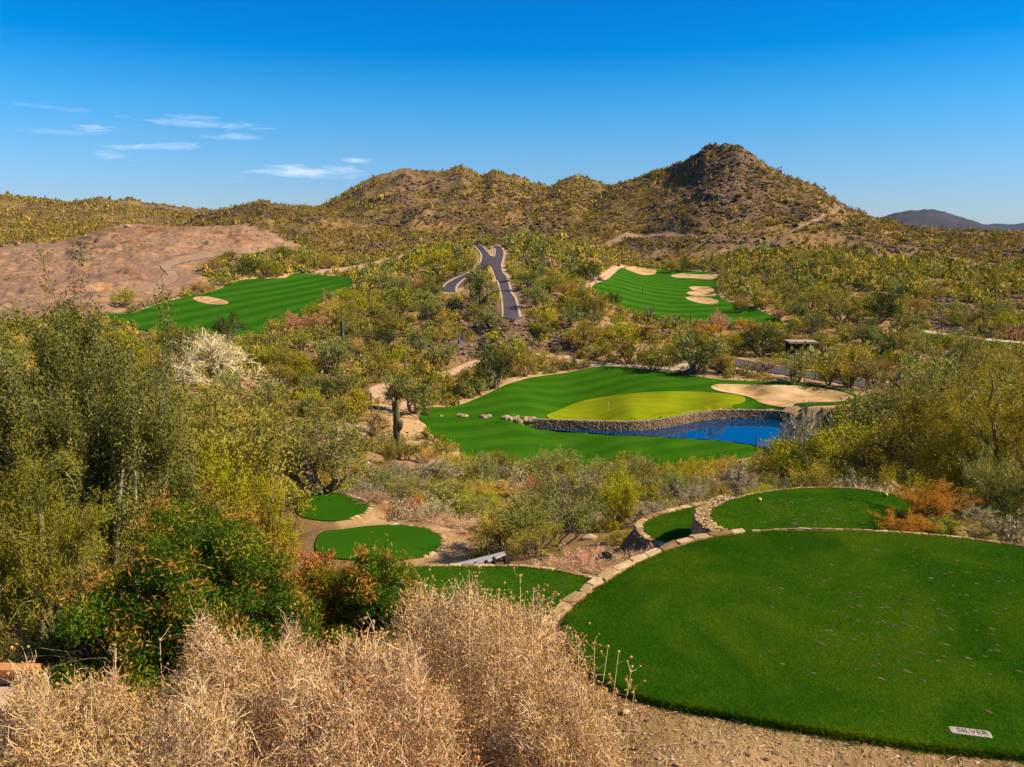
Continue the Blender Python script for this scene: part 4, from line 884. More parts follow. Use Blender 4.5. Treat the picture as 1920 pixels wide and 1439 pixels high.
mb = MB(); mb.add(np.stack([P0-sd2-dv_*l, P0+sd2-dv_*l, P0+sd2+dv_*l, P0-sd2+dv_*l], 1).reshape(-1, 3), np.arange(4*n).reshape(-1, 4), 0, rng.random(n)); tag(mb.build('dry_litter', M['twig']), kind='stuff')
print('built', time.time()-T0)
# ------------------------------------------------------------------ plants: skeletons
def perp(rng, d):
    a = np.cross(d, rng.normal(size=3)); return a/(np.linalg.norm(a)+1e-9)
def grow(rng, p, d, L, r, lvl, K, segs, twigs):
    n = 4 if lvl else 5; pts = [p]; wig = K['wig']
    for i in range(n):
        d = unit(d+rng.normal(0, wig, 3)+np.array([0, 0, K['up'][lvl]])); p = p+d*L/n; pts.append(p)
    pts = np.array(pts); segs.append((pts, np.linspace(r, r*.55, n+1), lvl))
    if lvl >= K['lv']: twigs.append(pts); return
    for j in range(K['br'][lvl]):
        f = rng.uniform(K['f0'], 1.0) if j else 1.0; i = min(int(f*n), n-1); q = pts[i]+(pts[i+1]-pts[i])*(f*n-i)
        dd = unit(pts[i+1]-pts[i]); an = rng.uniform(*K['an']); nd = unit(dd*math.cos(an)+perp(rng, dd)*math.sin(an))
        grow(rng, q, nd, L*rng.uniform(*K['lr']), r*.55*rng.uniform(.7, 1.1), lvl+1, K, segs, twigs)
KP = {
 'tree': dict(stems=4, lean=(.25, .8), L=.42, r=.045, lv=3, br=(4, 4, 4), up=(.10, .05, 0, -.02), wig=.17, an=(.35, .95), lr=(.55, .85), f0=.35),
 'weep': dict(stems=4, lean=(.2, .75), L=.45, r=.03, lv=3, br=(4, 4, 4), up=(.12, .03, -.06, -.14), wig=.15, an=(.35, .9), lr=(.6, .9), f0=.3),
 'bush': dict(stems=11, lean=(.2, 1.25), L=.5, r=.02, lv=2, br=(4, 4), up=(.06, .05, .03), wig=.14, an=(.25, .75), lr=(.5, .75), f0=.3),
 'vase': dict(stems=14, lean=(.1, .8), L=.55, r=.014, lv=2, br=(4, 4), up=(.08, .08, .06), wig=.12, an=(.2, .5), lr=(.5, .75), f0=.4),
 'spray': dict(stems=40, lean=(.05, 1.2), L=.8, r=.008, lv=1, br=(5,), up=(.02, .04), wig=.09, an=(.12, .4), lr=(.4, .6), f0=.35),
}
def skeleton(kind, seed, w, h, **kw):
    K = dict(KP[kind]); K.update(kw); rng = np.random.default_rng(seed); segs, twigs = [], []
    for s in range(K['stems']):
        a = rng.uniform(0, 2*math.pi) if K['stems'] < 3 else 2*math.pi*(s+rng.uniform(-.35, .35))/K['stems']*(1 if K['stems'] < 12 else 5.3); l = rng.uniform(*K['lean'])
        d = np.array([math.sin(l)*math.cos(a), math.sin(l)*math.sin(a), math.cos(l)])
        grow(rng, np.array([0, 0, -.03])+.02*np.array([math.cos(a), math.sin(a), 0]), d, K['L']*rng.uniform(.8, 1.15), K['r'], 0, K, segs, twigs)
    T = np.concatenate(twigs); lo, hi = np.percentile(T, .5, 0), np.percentile(T, 99.5, 0); hi[2] = np.percentile(T[:, 2], 99.9)
    c = (lo+hi)/2; sx = w/(hi[0]-lo[0]); sy = w/(hi[1]-lo[1]); sz = h/max(hi[2], .1)
    f = np.array([sx, sy, sz]); off = np.array([c[0], c[1], 0])*1.0
    def tr(p): return (p-off*np.clip(p[:, 2:3]/.4, 0, 1))*f
    return [(tr(p), r*(w/2+h/2), l) for p, r, l in segs], [tr(p) for p in twigs], rng
def plant_meshes(kind, seed, w, h, nl, L, W, sig, trunk_sides=5, minr=.004, twigr=None, tri=False, up=.1, **kw):
    segs, twigs, rng = skeleton(kind, seed, w, h, **kw)
    tb = MB(); mx = max(s[2] for s in segs)
    for p, r, l in segs:
        if l == mx and twigr is None: continue
        rr = np.maximum(r, minr) if not (l == mx and twigr) else np.full(len(p), twigr)
        tube(tb, p, rr, trunk_sides if l < 2 else 3, cap=False, rnd=rng.random())
    cb = MB(); T = np.array(twigs); i = rng.integers(0, len(T), nl)
    # clumps: some twigs carry more leaves
    wgt = rng.random(len(T))**1.5+.15; i = rng.choice(len(T), nl, p=wgt/wgt.sum())
    u = rng.random(nl)*(T.shape[1]-1); k = np.minimum(u.astype(int), T.shape[1]-2); f = (u-k)[:, None]
    P = T[i, k]*(1-f)+T[i, k+1]*f+rng.normal(0, sig, (nl, 3)); D = T[i, k+1]-T[i, k]; D /= np.linalg.norm(D, axis=1)[:, None]+1e-9
    P[:, 2] = np.maximum(P[:, 2], .02)
    tw = rng.random(len(T))
    leaves(cb, P, rng, L, W, D*.9, rnd=np.clip(.55*tw[i]+.45*rng.random(nl), 0, 1), up=up, tri=tri)
    return tb, cb
# ---------------- prototypes for the middle distance (size 1 x 1 footprint, scaled per plant)
PROTO = {}
def proto(shape, v):
    key = (shape, v)
    if key in PROTO: return PROTO[key]
    sd_ = 1000+hash_(shape)*17+v
    if shape == 'tree': a = plant_meshes('tree', sd_, 6, 4.6, 2300, .30, .13, .20, 4, .03)
    elif shape == 'weep': a = plant_meshes('weep', sd_, 6, 4.6, 2300, .34, .10, .20, 4, .03)
    elif shape == 'bush': a = plant_meshes('bush', sd_, 6, 4.6, 2100, .30, .14, .18, 3, .03)
    elif shape == 'vase': a = plant_meshes('vase', sd_, 6, 4.6, 2100, .34, .10, .15, 3, .025)
    elif shape == 'sparse': a = plant_meshes('tree', sd_, 6, 4.6, 900, .26, .12, .22, 4, .03, twigr=.018)
    elif shape == 'bare': a = plant_meshes('tree', sd_, 6, 4.6, 2600, .55, .035, .05, 4, .03, twigr=.022, br=(5, 5, 5), stems=7, r=.014, lean=(.1, 1.0))
    elif shape == 'hush': a = plant_meshes('bush', sd_, 6, 4.6, 9000, .15, .06, .14, 3, .02)     # finer, for nearer plants
    elif shape == 'hase': a = plant_meshes('vase', sd_, 6, 4.6, 9000, .20, .045, .12, 3, .018)
    elif shape == 'hree': a = plant_meshes('tree', sd_, 6, 4.6, 10000, .16, .06, .17, 5, .02)
    elif shape == 'sage': a = plant_meshes('bush', sd_, 6, 4.6, 6000, .22, .09, .12, 3, .02)
    elif shape == 'dry': a = plant_meshes('spray', sd_, 6, 4.6, 5000, .5, .035, .12, 3, .012, up=.5)
    tb, cb = a; st, fo = tb.mesh('stems', M['bark']), cb.mesh('foliage', M['leaf_ol'])
    both = MB()
    for mbx, mi in ((tb, 0), (cb, 1)):
        n0 = both.n
        for V, F_, at in zip(mbx.v, mbx.f, mbx.at): both.add(V, F_, mi, at); both.f[-1] = F_+n0; 
    PROTO[key] = (st, fo, both.mesh('shrub', [M['bark'], M['leaf_ol']])); return PROTO[key]
def hash_(s): return sum(ord(c)*(i+3) for i, c in enumerate(s)) % 97
KIND = {  # colour: (tree name, bush name, colour words)
 'pv': ('palo_verde_tree', 'palo_verde_bush', 'bright yellow-green'), 'yb': ('palo_verde_tree', 'desert_shrub', 'golden brown'),
 'ol': ('ironwood_tree', 'creosote_bush', 'olive green'), 'gg': ('mesquite_tree', 'desert_shrub', 'grey-green'), 'dk': ('mesquite_tree', 'creosote_bush', 'dark green'),
 'gy': ('smoke_tree', 'sage_bush', 'silvery grey'), 'ru': ('desert_shrub', 'flowering_shrub', 'rusty pink'), 'or': ('desert_shrub', 'flowering_shrub', 'orange-leaved'),
 'dr': ('desert_shrub', 'dry_brush', 'straw coloured'), 'wh': ('bare_tree', 'bare_tree', 'bleached white')}
THINGS = []
def place(col, x, y, z, w, h, shape, rot=None, label=None, cat=None, group=None, rng=random, split=None):
    v = rng.randrange(4 if shape in ('bush', 'vase', 'tree') else 3); st, fo, both = proto(shape, v)
    istree = shape in ('tree', 'weep', 'hree', 'bare', 'sparse'); nm = KIND[col][0 if istree else 1]
    s = (w/6, w/6*rng.uniform(.9, 1.1), h/4.6); rot = rng.uniform(0, 6.28) if rot is None else rot
    bark = M['gbark'] if col in ('pv',) else M['leaf_wh'] if col == 'wh' else M['pbark'] if col in ('dr', 'gy') else M['bark']
    if split is None: split = istree or w > 3.2
    if split:
        o = empty(nm, (x, y, z)); o.scale = s; o.rotation_euler = (0, 0, rot)
        for me, nmm, mt in ((st, 'trunk' if istree else 'stems', bark), (fo, 'crown' if istree else 'foliage', M['leaf_'+col])):
            c = bpy.data.objects.new(nmm, me); C.objects.link(c); c.parent = o; c.material_slots[0].link = 'OBJECT'; c.material_slots[0].material = mt
    else:
        o = bpy.data.objects.new(nm, both); C.objects.link(o); o.location = (x, y, z); o.scale = s; o.rotation_euler = (0, 0, rot)
        for i, mt in enumerate((bark, M['leaf_'+col])): o.material_slots[i].link = 'OBJECT'; o.material_slots[i].material = mt
    px, py, d = project(x, y, z); THINGS.append(dict(o=o, col=col, px=float(px), py=float(py), w=w*F_PX/float(d), h=h*F_PX/float(d), tree=istree, label=label, nm=nm, cat=cat))
    return o
OCC = []      # occupied discs (x, y, radius)
rnd_ = random.Random(4)
def Pm(col, x, yb, w, h, shape=None, label=None):
    """a plant of the middle distance: base pixel, width and height in photograph pixels"""
    p = hit(x, yb, GS)[0]; d = float(project(*p)[2]); W, H = w*d/F_PX, h*d/F_PX
    if shape is None:
        shape = 'tree' if (h > 28 and col in ('gg', 'dk', 'pv') and rnd_.random() < .6) else rnd_.choice(('bush', 'bush', 'vase'))
    if d < 130: shape = {'tree': 'hree', 'bush': 'hush', 'vase': 'hase'}.get(shape, shape)
    OCC.append((p[0], p[1], W*.42)); place(col, p[0], p[1], p[2]-.05, W*1.05, H*1.05, shape, label=label, rng=rnd_)
def Z(ox, oy, s, rows):
    for r in rows: Pm(r[0], ox+r[1]/s, oy+r[2]/s, r[3]/s, r[4]/s, *(r[5:]))
# centre of the photograph
Z(600, 400, 3.0, [('gg', 350, 440, 150, 120), ('pv', 290, 430, 90, 80), ('ru', 540, 440, 70, 75, 'bush'), ('ol', 440, 580, 230, 170, 'bush'), ('gg', 640, 470, 110, 90), ('pv', 770, 345, 110, 85), ('pv', 700, 265, 110, 70, 'bush'), ('pv', 620, 290, 120, 70, 'bush'),
 ('yb', 850, 320, 90, 110, 'vase'), ('gg', 890, 525, 210, 250, 'tree', 'large grey-green tree filling the fork of the asphalt road'), ('pv', 985, 520, 90, 80), ('gg', 975, 640, 180, 120), ('gg', 1180, 420, 130, 110), ('ol', 1300, 450, 150, 110), ('yb', 1390, 480, 150, 110), ('gg', 1215, 530, 130, 150, 'tree'),
 ('dk', 1515, 375, 160, 115, 'bush'), ('pv', 1105, 385, 90, 90, 'bush'), ('dk', 1640, 520, 120, 80), ('yb', 1590, 580, 130, 100), ('pv', 1290, 620, 110, 80), ('gg', 1410, 640, 150, 120), ('gg', 1545, 640, 120, 90), ('pv', 1700, 730, 250, 130, 'bush'), ('yb', 1480, 760, 230, 150, 'bush'),
 ('ol', 1560, 810, 170, 90), ('ol', 1740, 850, 260, 170, 'bush'), ('yb', 700, 720, 140, 80, 'bush'), ('gg', 560, 790, 170, 150), ('gg', 710, 850, 180, 140), ('gg', 620, 860, 120, 100), ('pv', 420, 870, 150, 140), ('ol', 330, 930, 170, 150), ('gg', 90, 890, 200, 200, 'tree'), ('dk', 380, 740, 150, 110, 'bush'),
 ('dk', 985, 985, 240, 240, 'tree', 'dark green tree with several trunks on the bank above the fairway'), ('pv', 1090, 860, 210, 180, 'bush'), ('yb', 1150, 920, 130, 150), ('yb', 1330, 870, 130, 80), ('yb', 1240, 840, 110, 80), ('ol', 840, 985, 110, 120), ('pv', 690, 1010, 150, 140, 'bush'), ('gg', 520, 1130, 250, 250, 'tree'), ('gg', 415, 1110, 150, 230, 'tree'),
 ('gg', 90, 1050, 250, 190), ('pv', 200, 1150, 190, 170, 'bush'), ('yb', 300, 1250, 270, 130, 'sparse'), ('ol', 400, 1420, 140, 140, 'bush'), ('dk', 590, 1270, 55, 50, 'bush'), ('dk', 600, 1320, 55, 45, 'bush'), ('dk', 545, 1350, 50, 48, 'bush'), ('dk', 655, 1355, 50, 45, 'bush'), ('dk', 688, 1325, 40, 35, 'bush'), ('dk', 655, 460, 60, 40),
 ('yb', 790, 1480, 180, 140, 'bush'), ('ol', 1020, 1490, 180, 160, 'bush'), ('gg', 1290, 1530, 290, 210, 'bush'), ('gg', 1740, 1530, 220, 180, 'bush'), ('pv', 1550, 1560, 200, 110), ('ol', 300, 800, 130, 90), ('yb', 60, 620, 140, 120), ('pv', 250, 560, 150, 100, 'bush'), ('pv', 150, 480, 120, 60), ('ol', 1480, 870, 90, 50)])
# left part
Z(0, 330, 3.0, [('pv', 715, 735, 135, 115, 'bush', 'bright round bush standing alone on the bare earth beside the left fairway'), ('dk', 1370, 560, 180, 110, 'bush'), ('yb', 1200, 530, 130, 70), ('ol', 1490, 560, 140, 110, 'bush'), ('pv', 1560, 570, 90, 80), ('ol', 1290, 480, 130, 70), ('ol', 1260, 615, 110, 50), ('yb', 1125, 665, 110, 80), ('ol', 1600, 480, 130, 100), ('ol', 1720, 400, 100, 70), ('yb', 1850, 520, 140, 90), ('ol', 1720, 500, 130, 80),
 ('dk', 1300, 925, 180, 160, 'tree', 'compact dark green tree at the near edge of the left fairway'), ('dk', 1010, 1050, 200, 190, 'tree', 'dark green tree behind the left side of the bleached white tree'), ('wh', 1225, 1170, 440, 285, 'bare', 'leafless bleached white tree with a wide fan of branches'), ('ru', 1640, 880, 160, 120, 'bush', 'rusty pink shrub at the near right edge of the left fairway'), ('ru', 1790, 880, 150, 115, 'bush', 'rusty pink shrub just right of its matching neighbour below the left fairway'), ('pv', 1450, 930, 140, 40, 'bush'),
 ('yb', 1890, 800, 160, 120), ('ol', 1700, 985, 210, 130, 'bush'), ('gg', 1870, 1080, 190, 190, 'tree'), ('pv', 1490, 1080, 140, 120, 'bush'), ('pv', 1700, 1120, 150, 130, 'bush'), ('ol', 1600, 1170, 160, 120, 'bush'), ('gg', 1850, 1260, 200, 140), ('pv', 1750, 1330, 150, 150, 'vase'), ('gg', 1500, 1300, 190, 180, 'bush'), ('ol', 1200, 1300, 240, 120, 'bush'), ('ol', 1050, 1400, 180, 150, 'bush')])
# right part
Z(1200, 400, 2.665, [('gg', 275, 800, 270, 230, 'tree', 'spreading grey-green tree beyond the top edge of the green, left of the bunker'), ('dk', 595, 715, 200, 155, 'tree', 'dark tree beside the bend of the asphalt cart road'), ('yb', 415, 800, 110, 120, 'tree'), ('pv', 445, 700, 120, 120, 'bush'), ('or', 360, 615, 150, 75, 'bush'), ('or', 520, 580, 100, 60, 'bush'), ('yb', 500, 500, 120, 90), ('yb', 620, 480, 130, 110, 'tree'), ('gg', 790, 530, 110, 90), ('ru', 700, 530, 90, 55, 'bush'),
 ('gg', 880, 590, 120, 100), ('ol', 1000, 550, 210, 150, 'bush'), ('ol', 850, 480, 180, 100, 'bush'), ('dk', 1190, 550, 200, 170, 'tree'), ('ol', 1290, 540, 150, 120), ('ol', 1440, 450, 160, 100), ('ol', 915, 695, 140, 110, 'bush'), ('gg', 1300, 610, 180, 110), ('ol', 1340, 710, 160, 140), ('gg', 1130, 660, 190, 110), ('yb', 1110, 600, 80, 50), ('gg', 780, 845, 200, 160, 'tree'), ('pv', 940, 860, 130, 120, 'tree'), ('yb', 1040, 870, 200, 180, 'tree'), ('yb', 1140, 880, 160, 170, 'sparse'),
 ('yb', 1270, 950, 210, 200, 'sparse'), ('pv', 1280, 780, 140, 110, 'bush'), ('dk', 160, 760, 100, 60, 'bush'), ('ol', 60, 790, 180, 120, 'bush'), ('yb', 600, 800, 150, 90, 'sparse'), ('pv', 1830, 590, 120, 100, 'bush'), ('yb', 1720, 590, 100, 70), ('ol', 1590, 560, 150, 80), ('gg', 1560, 640, 140, 60), ('ol', 1010, 600, 80, 50), ('dk', 480, 805, 25, 25, 'bush'), ('dk', 320, 800, 30, 30, 'bush'), ('ru', 205, 795, 20, 14, 'bush'), ('ru', 230, 797, 24, 16, 'bush'),
 ('ol', 150, 300, 120, 70), ('dk', 230, 290, 120, 60), ('gg', 400, 400, 60, 70), ('ol', 760, 420, 150, 80), ('yb', 680, 290, 90, 70)])
# ---------------- nearer plants: column, top row, width in pixels, at distance Y
def Pn(col, x, ytop, w, Y, shape, label=None, hmin=.5, rot=None):
    q = at_Y(x, 700, Y); gz = float(ground_z(q[0], Y)); top = at_Y(x, ytop, Y)[2]; d = float(project(q[0], Y, gz)[2]); H = max(top-gz, hmin)
    X = at_Y(x, ytop, Y)[0]; OCC.append((X, Y, w*d/F_PX*.42)); return place(col, X, Y, gz-.05, w*d/F_PX*1.03, H*1.03, shape, label=label, rng=rnd_, rot=rot)
for r in [
 ('gg', 590, 770, 250, 40, 'hree', 'grey-green tree with pale trunk just behind the smallest far left turf'), ('ol', 420, 745, 300, 30, 'hree', 'broad olive tree between the big left tree and the grey-green tree'), ('pv', 500, 885, 130, 22, 'hush'), ('pv', 380, 830, 150, 24, 'hush', None), ('dk', 470, 790, 110, 36, 'hush'),
 ('gg', 1035, 925, 210, 24, 'hase', 'wispy grey-green shrub behind the dry brush in the middle'), ('yb', 945, 940, 130, 25, 'hase', 'golden brown shrub behind the tilted board'), ('ol', 1000, 985, 120, 22.5, 'hase'), ('dr', 1190, 1020, 150, 17.0, 'dry', 'reddish straw brush in the angle between the two turf walls'), ('dr', 1095, 1034, 150, 19.2, 'dry', 'pale straw grass clump behind the low turf'), ('dr', 1030, 1048, 120, 19.0, 'dry'), ('dr', 885, 970, 120, 28, 'dry'), ('dr', 820, 965, 110, 30, 'dry', None), ('ru', 745, 935, 70, 34, 'dry'), ('ru', 775, 925, 60, 37, 'dry'), ('dr', 700, 920, 80, 38, 'dry'), ('wh', 800, 930, 90, 33, 'dry'), ('dr', 1640, 893, 190, 24, 'dry', 'pinkish dry grass mound behind the middle right turf'),
 ('or', 1760, 893, 150, 19.5, 'hase', 'tall orange-leaved shrub right of the middle right turf'), ('or', 1690, 955, 120, 18.0, 'hush', 'low orange and red shrub spilling over the right end of the turf'), ('ol', 1770, 960, 130, 18.5, 'hush'), ('dk', 1855, 905, 170, 25, 'hush', 'rounded dark green shrub at the right behind the orange shrubs'), ('gy', 1890, 960, 110, 21, 'sage'), ('gy', 1830, 985, 80, 19, 'sage'),
 ('pv', 1560, 775, 210, 50, 'hree', 'bright tree between the pond and the middle right turf'), ('pv', 1620, 800, 150, 44, 'hree'), ('gg', 1740, 640, 260, 52, 'hree', 'tall dark grey-green tree with pale twigs on the right'), ('ol', 1700, 750, 220, 42, 'hree'), ('ol', 1830, 700, 200, 38, 'hase'), ('gg', 1820, 640, 160, 70, 'hree'), ('pv', 1850, 830, 170, 30, 'hush'), ('ol', 1640, 860, 150, 30, 'hush'), ('yb', 1560, 860, 140, 33, 'hush'), ('ol', 1480, 840, 130, 55, 'hase'), ('gy', 1530, 762, 100, 112, 'sparse', 'grey half bare tree at the right end of the pond'), ('ol', 1420, 850, 110, 62, 'hase'), ('yb', 1380, 870, 120, 50, 'hase'), ('pv', 1700, 880, 110, 26, 'hush'), ('gg', 1900, 830, 150, 26, 'hase'),
 ('gg', 1180, 850, 130, 88, 'hush'), ('gg', 1040, 845, 150, 84, 'hush'), ('ol', 935, 850, 100, 92, 'hush'), ('yb', 860, 850, 90, 90, 'hush'), ('pv', 1330, 865, 120, 60, 'hase'), ('ol', 1260, 870, 120, 66, 'hush'),
 ('gy', 1250, 935, 70, 33, 'sage'), ('gy', 1300, 915, 80, 36, 'sage'), ('gy', 1350, 905, 80, 38, 'sage'), ('gy', 1410, 900, 70, 38, 'sage'), ('gy', 1205, 950, 70, 30, 'sage'), ('gy', 1440, 880, 80, 45, 'sage'), ('gy', 1150, 960, 60, 33, 'sage'), ('gy', 1120, 975, 70, 30, 'sage'), ('gy', 1470, 905, 60, 36, 'sage'), ('ol', 1170, 985, 90, 24, 'hush'), ('pv', 1140, 965, 60, 27, 'hush'),
 ('ol', 870, 905, 110, 45, 'hush'), ('gg', 790, 890, 120, 50, 'hush'), ('yb', 960, 900, 110, 44, 'hase'), ('pv', 900, 930, 110, 36, 'hush'), ('ol', 1090, 905, 130, 42, 'hase'), ('pv', 1060, 885, 100, 55, 'hush'), ('gg', 700, 880, 110, 55, 'hush'), ('ru', 1000, 890, 40, 50, 'vase'), ('yb', 1150, 900, 110, 50, 'hush')]:
    Pn(*r)
# ---------------- close plants, each built for itself
def close(kind, seed, col, x, ytop, w, Y, nl, L, W_, sig, name, label, cat, barkm, twigr, extra=None, leafmat=None, tri=False, names=('trunk', 'crown'), **kw):
    q = at_Y(x, ytop, Y); gz = float(ground_z(q[0], Y)); d = float(project(q[0], Y, gz)[2]); h = q[2]-gz; wd = w*d/F_PX
    tb, cb = plant_meshes(kind, seed, wd, h, nl, L, W_, sig, 6, .006, twigr=twigr, tri=tri, **kw)
    o = empty(name, (q[0], Y, gz-.05), label, cat); tb.build(names[0], barkm, o); cb.build(names[1], leafmat or M['leaf_'+col], o); OCC.append((q[0], Y, wd*.45)); return o, wd, h
close('bush', 11, 'ol', 30, 495, 400, 19.5, 210000, .10, .034, .13, 'mesquite_tree', 'largest olive tree with pale twigs at the left edge, reaching above the bare earth', 'tree', M['pbark'], .007, leafmat=M['leaf_big'], br=(5, 6), stems=22, lean=(.1, 1.1), r=.016)
close('bush', 12, 'ol', 175, 600, 290, 16.5, 150000, .085, .030, .11, 'mesquite_tree', 'feathery darker tree overlapping the right side of the largest olive tree', 'tree', M['pbark'], .006, leafmat=M['leaf_big'], br=(5, 6), stems=18, lean=(.1, 1.2), r=.014)
close('weep', 13, 'pv', 0, 790, 280, 11.0, 80000, .07, .012, .07, 'palo_verde_tree', 'yellow-green drooping tree at the left edge above the glossy green shrub', 'tree', M['gbark'], .005, leafmat=M['leaf_pvd'], br=(5, 5, 5))
close('weep', 14, 'pv', 1925, 640, 300, 30.0, 50000, .13, .03, .14, 'palo_verde_tree', 'tall yellow-green drooping tree filling the right edge', 'tree', M['gbark'], .009, br=(5, 5, 5))
def dome_shrub(seed, x, ytop, w, Y, nclump, nleaf, L, W_, label, nstem=16, lm='fern'):
    q = at_Y(x, ytop, Y); gz = float(ground_z(q[0], Y)); d = float(project(q[0], Y, gz)[2]); h = q[2]-gz; wd = w*d/F_PX
    rng = np.random.default_rng(seed); root = empty('glossy_shrub', (q[0], Y, gz-.05), label, 'shrub'); OCC.append((q[0], Y, wd*.45))
    tb, _ = plant_meshes('bush', seed, wd*.85, h*.85, 50, L, W_, .05, 5, .006, twigr=.004, br=(4, 4), stems=nstem); tb.build('stems', M['bark'], root)
    fo, po = MB(), MB(); R3 = np.array([wd/2, wd/2, h])
    for k in range(nclump):
        th = rng.uniform(0, 6.283); cz = rng.uniform(.0, 1)**.9 if rng.random() < .5 else rng.uniform(.1, 1); sn = math.sqrt(max(0, 1-cz*cz)); rr = rng.uniform(.62, .93)*(1+.12*math.sin(3*th+seed)*sn)
        ctr = np.array([sn*math.cos(th), sn*math.sin(th), max(cz, .04)])*R3*rr; rad = rng.uniform(.16, .34)*max(wd/3.5, .62); n = int(nleaf*rng.uniform(.5, 1.4)*(rad/.25)**2)
        v = rng.normal(size=(n, 3)); v /= np.linalg.norm(v, axis=1)[:, None]; P_ = ctr+v*rad*(rng.random(n)**.45)[:, None]*np.array([1.15, 1.15, .8]); P_[:, 2] = np.maximum(P_[:, 2], .03)
        tone = rng.beta(1.2, 1.5); out_ = unit(ctr)
        leaves(fo, P_, rng, L, W_, v*.5+out_*.3, rnd=np.clip(tone*.75+rng.random(n)*.35, 0, 1))
        if rng.random() < (.30+.35*cz):                              # drooping clusters of orange pods at the ends of the shoots
            m_ = rng.integers(20, 110); pc = ctr+out_*rad*1.12
            leaves(po, pc+rng.normal(0, rad*.42, (m_, 3)), rng, .085, .017, np.array([0, 0, -.5])+rng.normal(0, .4, 3), rnd=rng.random(m_))
    fo.build('foliage', M[lm], root); po.build('seed_pods', M['pods'], root); return root
dome_shrub(15, 335, 905, 490, 9.6, 330, 800, .052, .018, 'big glossy dark green shrub with orange pods above the dry brush')
dome_shrub(18, 575, 1000, 170, 10.9, 120, 700, .050, .015, 'small yellow-green shrub wedged between the two glossy green shrubs', 10, 'leaf_pvd')
dome_shrub(16, 700, 1008, 235, 10.2, 190, 900, .050, .017, 'smaller green and orange shrub left of the low turf, right of the bigger glossy one', 10)
close('bush', 17, 'dk', 60, 1110, 280, 8.6, 60000, .045, .018, .06, 'desert_shrub', 'dark tangled shrub behind the orange timber step', 'shrub', M['bark'], .004, leafmat=M['leaf_tan'], names=('stems', 'foliage'))
# dry brittle brush in the foreground: thousands of thin twigs with curled seed heads
def brush(seed, x, ytop, w, Y, nt, label, name='dry_brush', hs=1.0, yr=1.0, lift=0, nheads=2500, nleaf=3000, tw=.0026):
    nt = int(nt*1.35); rng = np.random.default_rng(seed); q = at_Y(x, ytop, Y); gz = float(ground_z(q[0], Y)); d = float(project(q[0], Y, gz)[2]); h = (q[2]-gz)*hs; W2 = w*d/F_PX/2
    root = empty(name, (q[0], Y, gz-.05), label, 'dry bush')
    lob = rng.normal(size=(9, 3)); lob[:, 2] = np.abs(lob[:, 2]); lob /= np.linalg.norm(lob, axis=1)[:, None]
    def shell(n, lo=.55, hi=1.0, pw=.6):
        v = rng.normal(size=(n, 3)); v[:, 2] = np.abs(v[:, 2]); v /= np.linalg.norm(v, axis=1)[:, None]
        k = (lo**2+(hi**2-lo**2)*rng.random(n)**pw)**.5; bump_ = 1+.09*np.max(v @ lob.T, 1)**4-.08+.06*np.sin(v[:, 0]*9+v[:, 1]*7+seed)+.04*np.sin(v[:, 0]*23-v[:, 2]*19)
        P = v*(k*bump_)[:, None]*np.array([W2, W2*yr, h]); return P, v
    P, v = shell(nt); n = nt
    d0 = v+rng.normal(0, .62, (n, 3))+np.array([0, 0, .25]); d0 /= np.linalg.norm(d0, axis=1)[:, None]
    l = rng.uniform(.05, .17, n)*(1+.6*(rng.random(n) < .06)); pts = [P]
    for s in range(3): d0 = d0+rng.normal(0, .38, (n, 3)); d0 /= np.linalg.norm(d0, axis=1)[:, None]; pts.append(pts[-1]+d0*(l/3)[:, None])
    side = np.cross(d0, rng.normal(size=(n, 3))); side /= np.linalg.norm(side, axis=1)[:, None]; wv = tw*rng.uniform(.5, 1.4, n)
    V = []
    for s, p in enumerate(pts): ww = (wv*(1-.2*s))[:, None]; V += [p-side*ww, p+side*ww]
    V = np.stack(V, 1); base = np.arange(n)[:, None]*8; mb = MB()
    Fq = np.concatenate([base+np.array([2*s, 2*s+1, 2*s+3, 2*s+2]) for s in range(3)]); rv = np.clip(rng.normal(.5, .28, n), 0, 1)
    mb.add(V.reshape(-1, 3), Fq, 0, np.tile(rv, 3)); mb.build('twigs', M['twig'], root)
    mb = MB()
    for k in range(70):                                    # main stems from the root
        v_ = rng.normal(size=3); v_[2] = abs(v_[2])+.2; v_ = unit(v_); e = v_*np.array([W2, W2*yr, h])*.9; m_ = e*.5+rng.normal(0, .05, 3)
        tube(mb, [np.zeros(3), e*.25+rng.normal(0, .02, 3), m_, e], [.015, .011, .008, .004], 4, rnd=rng.uniform(0, .4), cap=False)
    mb.build('stems', M['twig'], root)
    mb = MB(); P, v = shell(nheads, .9, 1.09, .8); Vi, Fi = ICO1; s_ = rng.uniform(.006, .013, nheads)
    mb.add((P[:, None]+Vi[None]*s_[:, None, None]).reshape(-1, 3), (Fi[None]+12*np.arange(nheads)[:, None, None]).reshape(-1, 3), 0, np.repeat(rng.random(nheads), len(Fi)))
    P, v = shell(nleaf, .8, 1.03, .8); leaves(mb, P, rng, .035, .018, v*.4, rnd=rng.random(nleaf)); mb.build('seed_heads', M['dryleaf'], root)
    OCC.append((q[0], Y, W2)); return root
brush(1, 860, 1122, 600, 5.6, 52000, 'large dome of dry tan brush at the bottom centre, beside the near turf', nheads=4000, nleaf=5000)
brush(2, 430, 1205, 560, 5.1, 50000, 'wide dry tan brush at the bottom left of centre, under the glossy green shrub', nheads=4000, nleaf=5000)
brush(3, 90, 1290, 470, 4.7, 40000, 'greyer low dry brush with orange leaves in the bottom left corner', nheads=2500, nleaf=7000)
brush(4, 660, 1262, 640, 4.5, 46000, 'low dry brush along the bottom edge between the two big dry domes', nheads=3000, nleaf=4000)
brush(5, 1040, 1290, 330, 4.75, 24000, 'rightmost low dry brush touching the gravel below the near turf', nheads=1800, nleaf=2500)
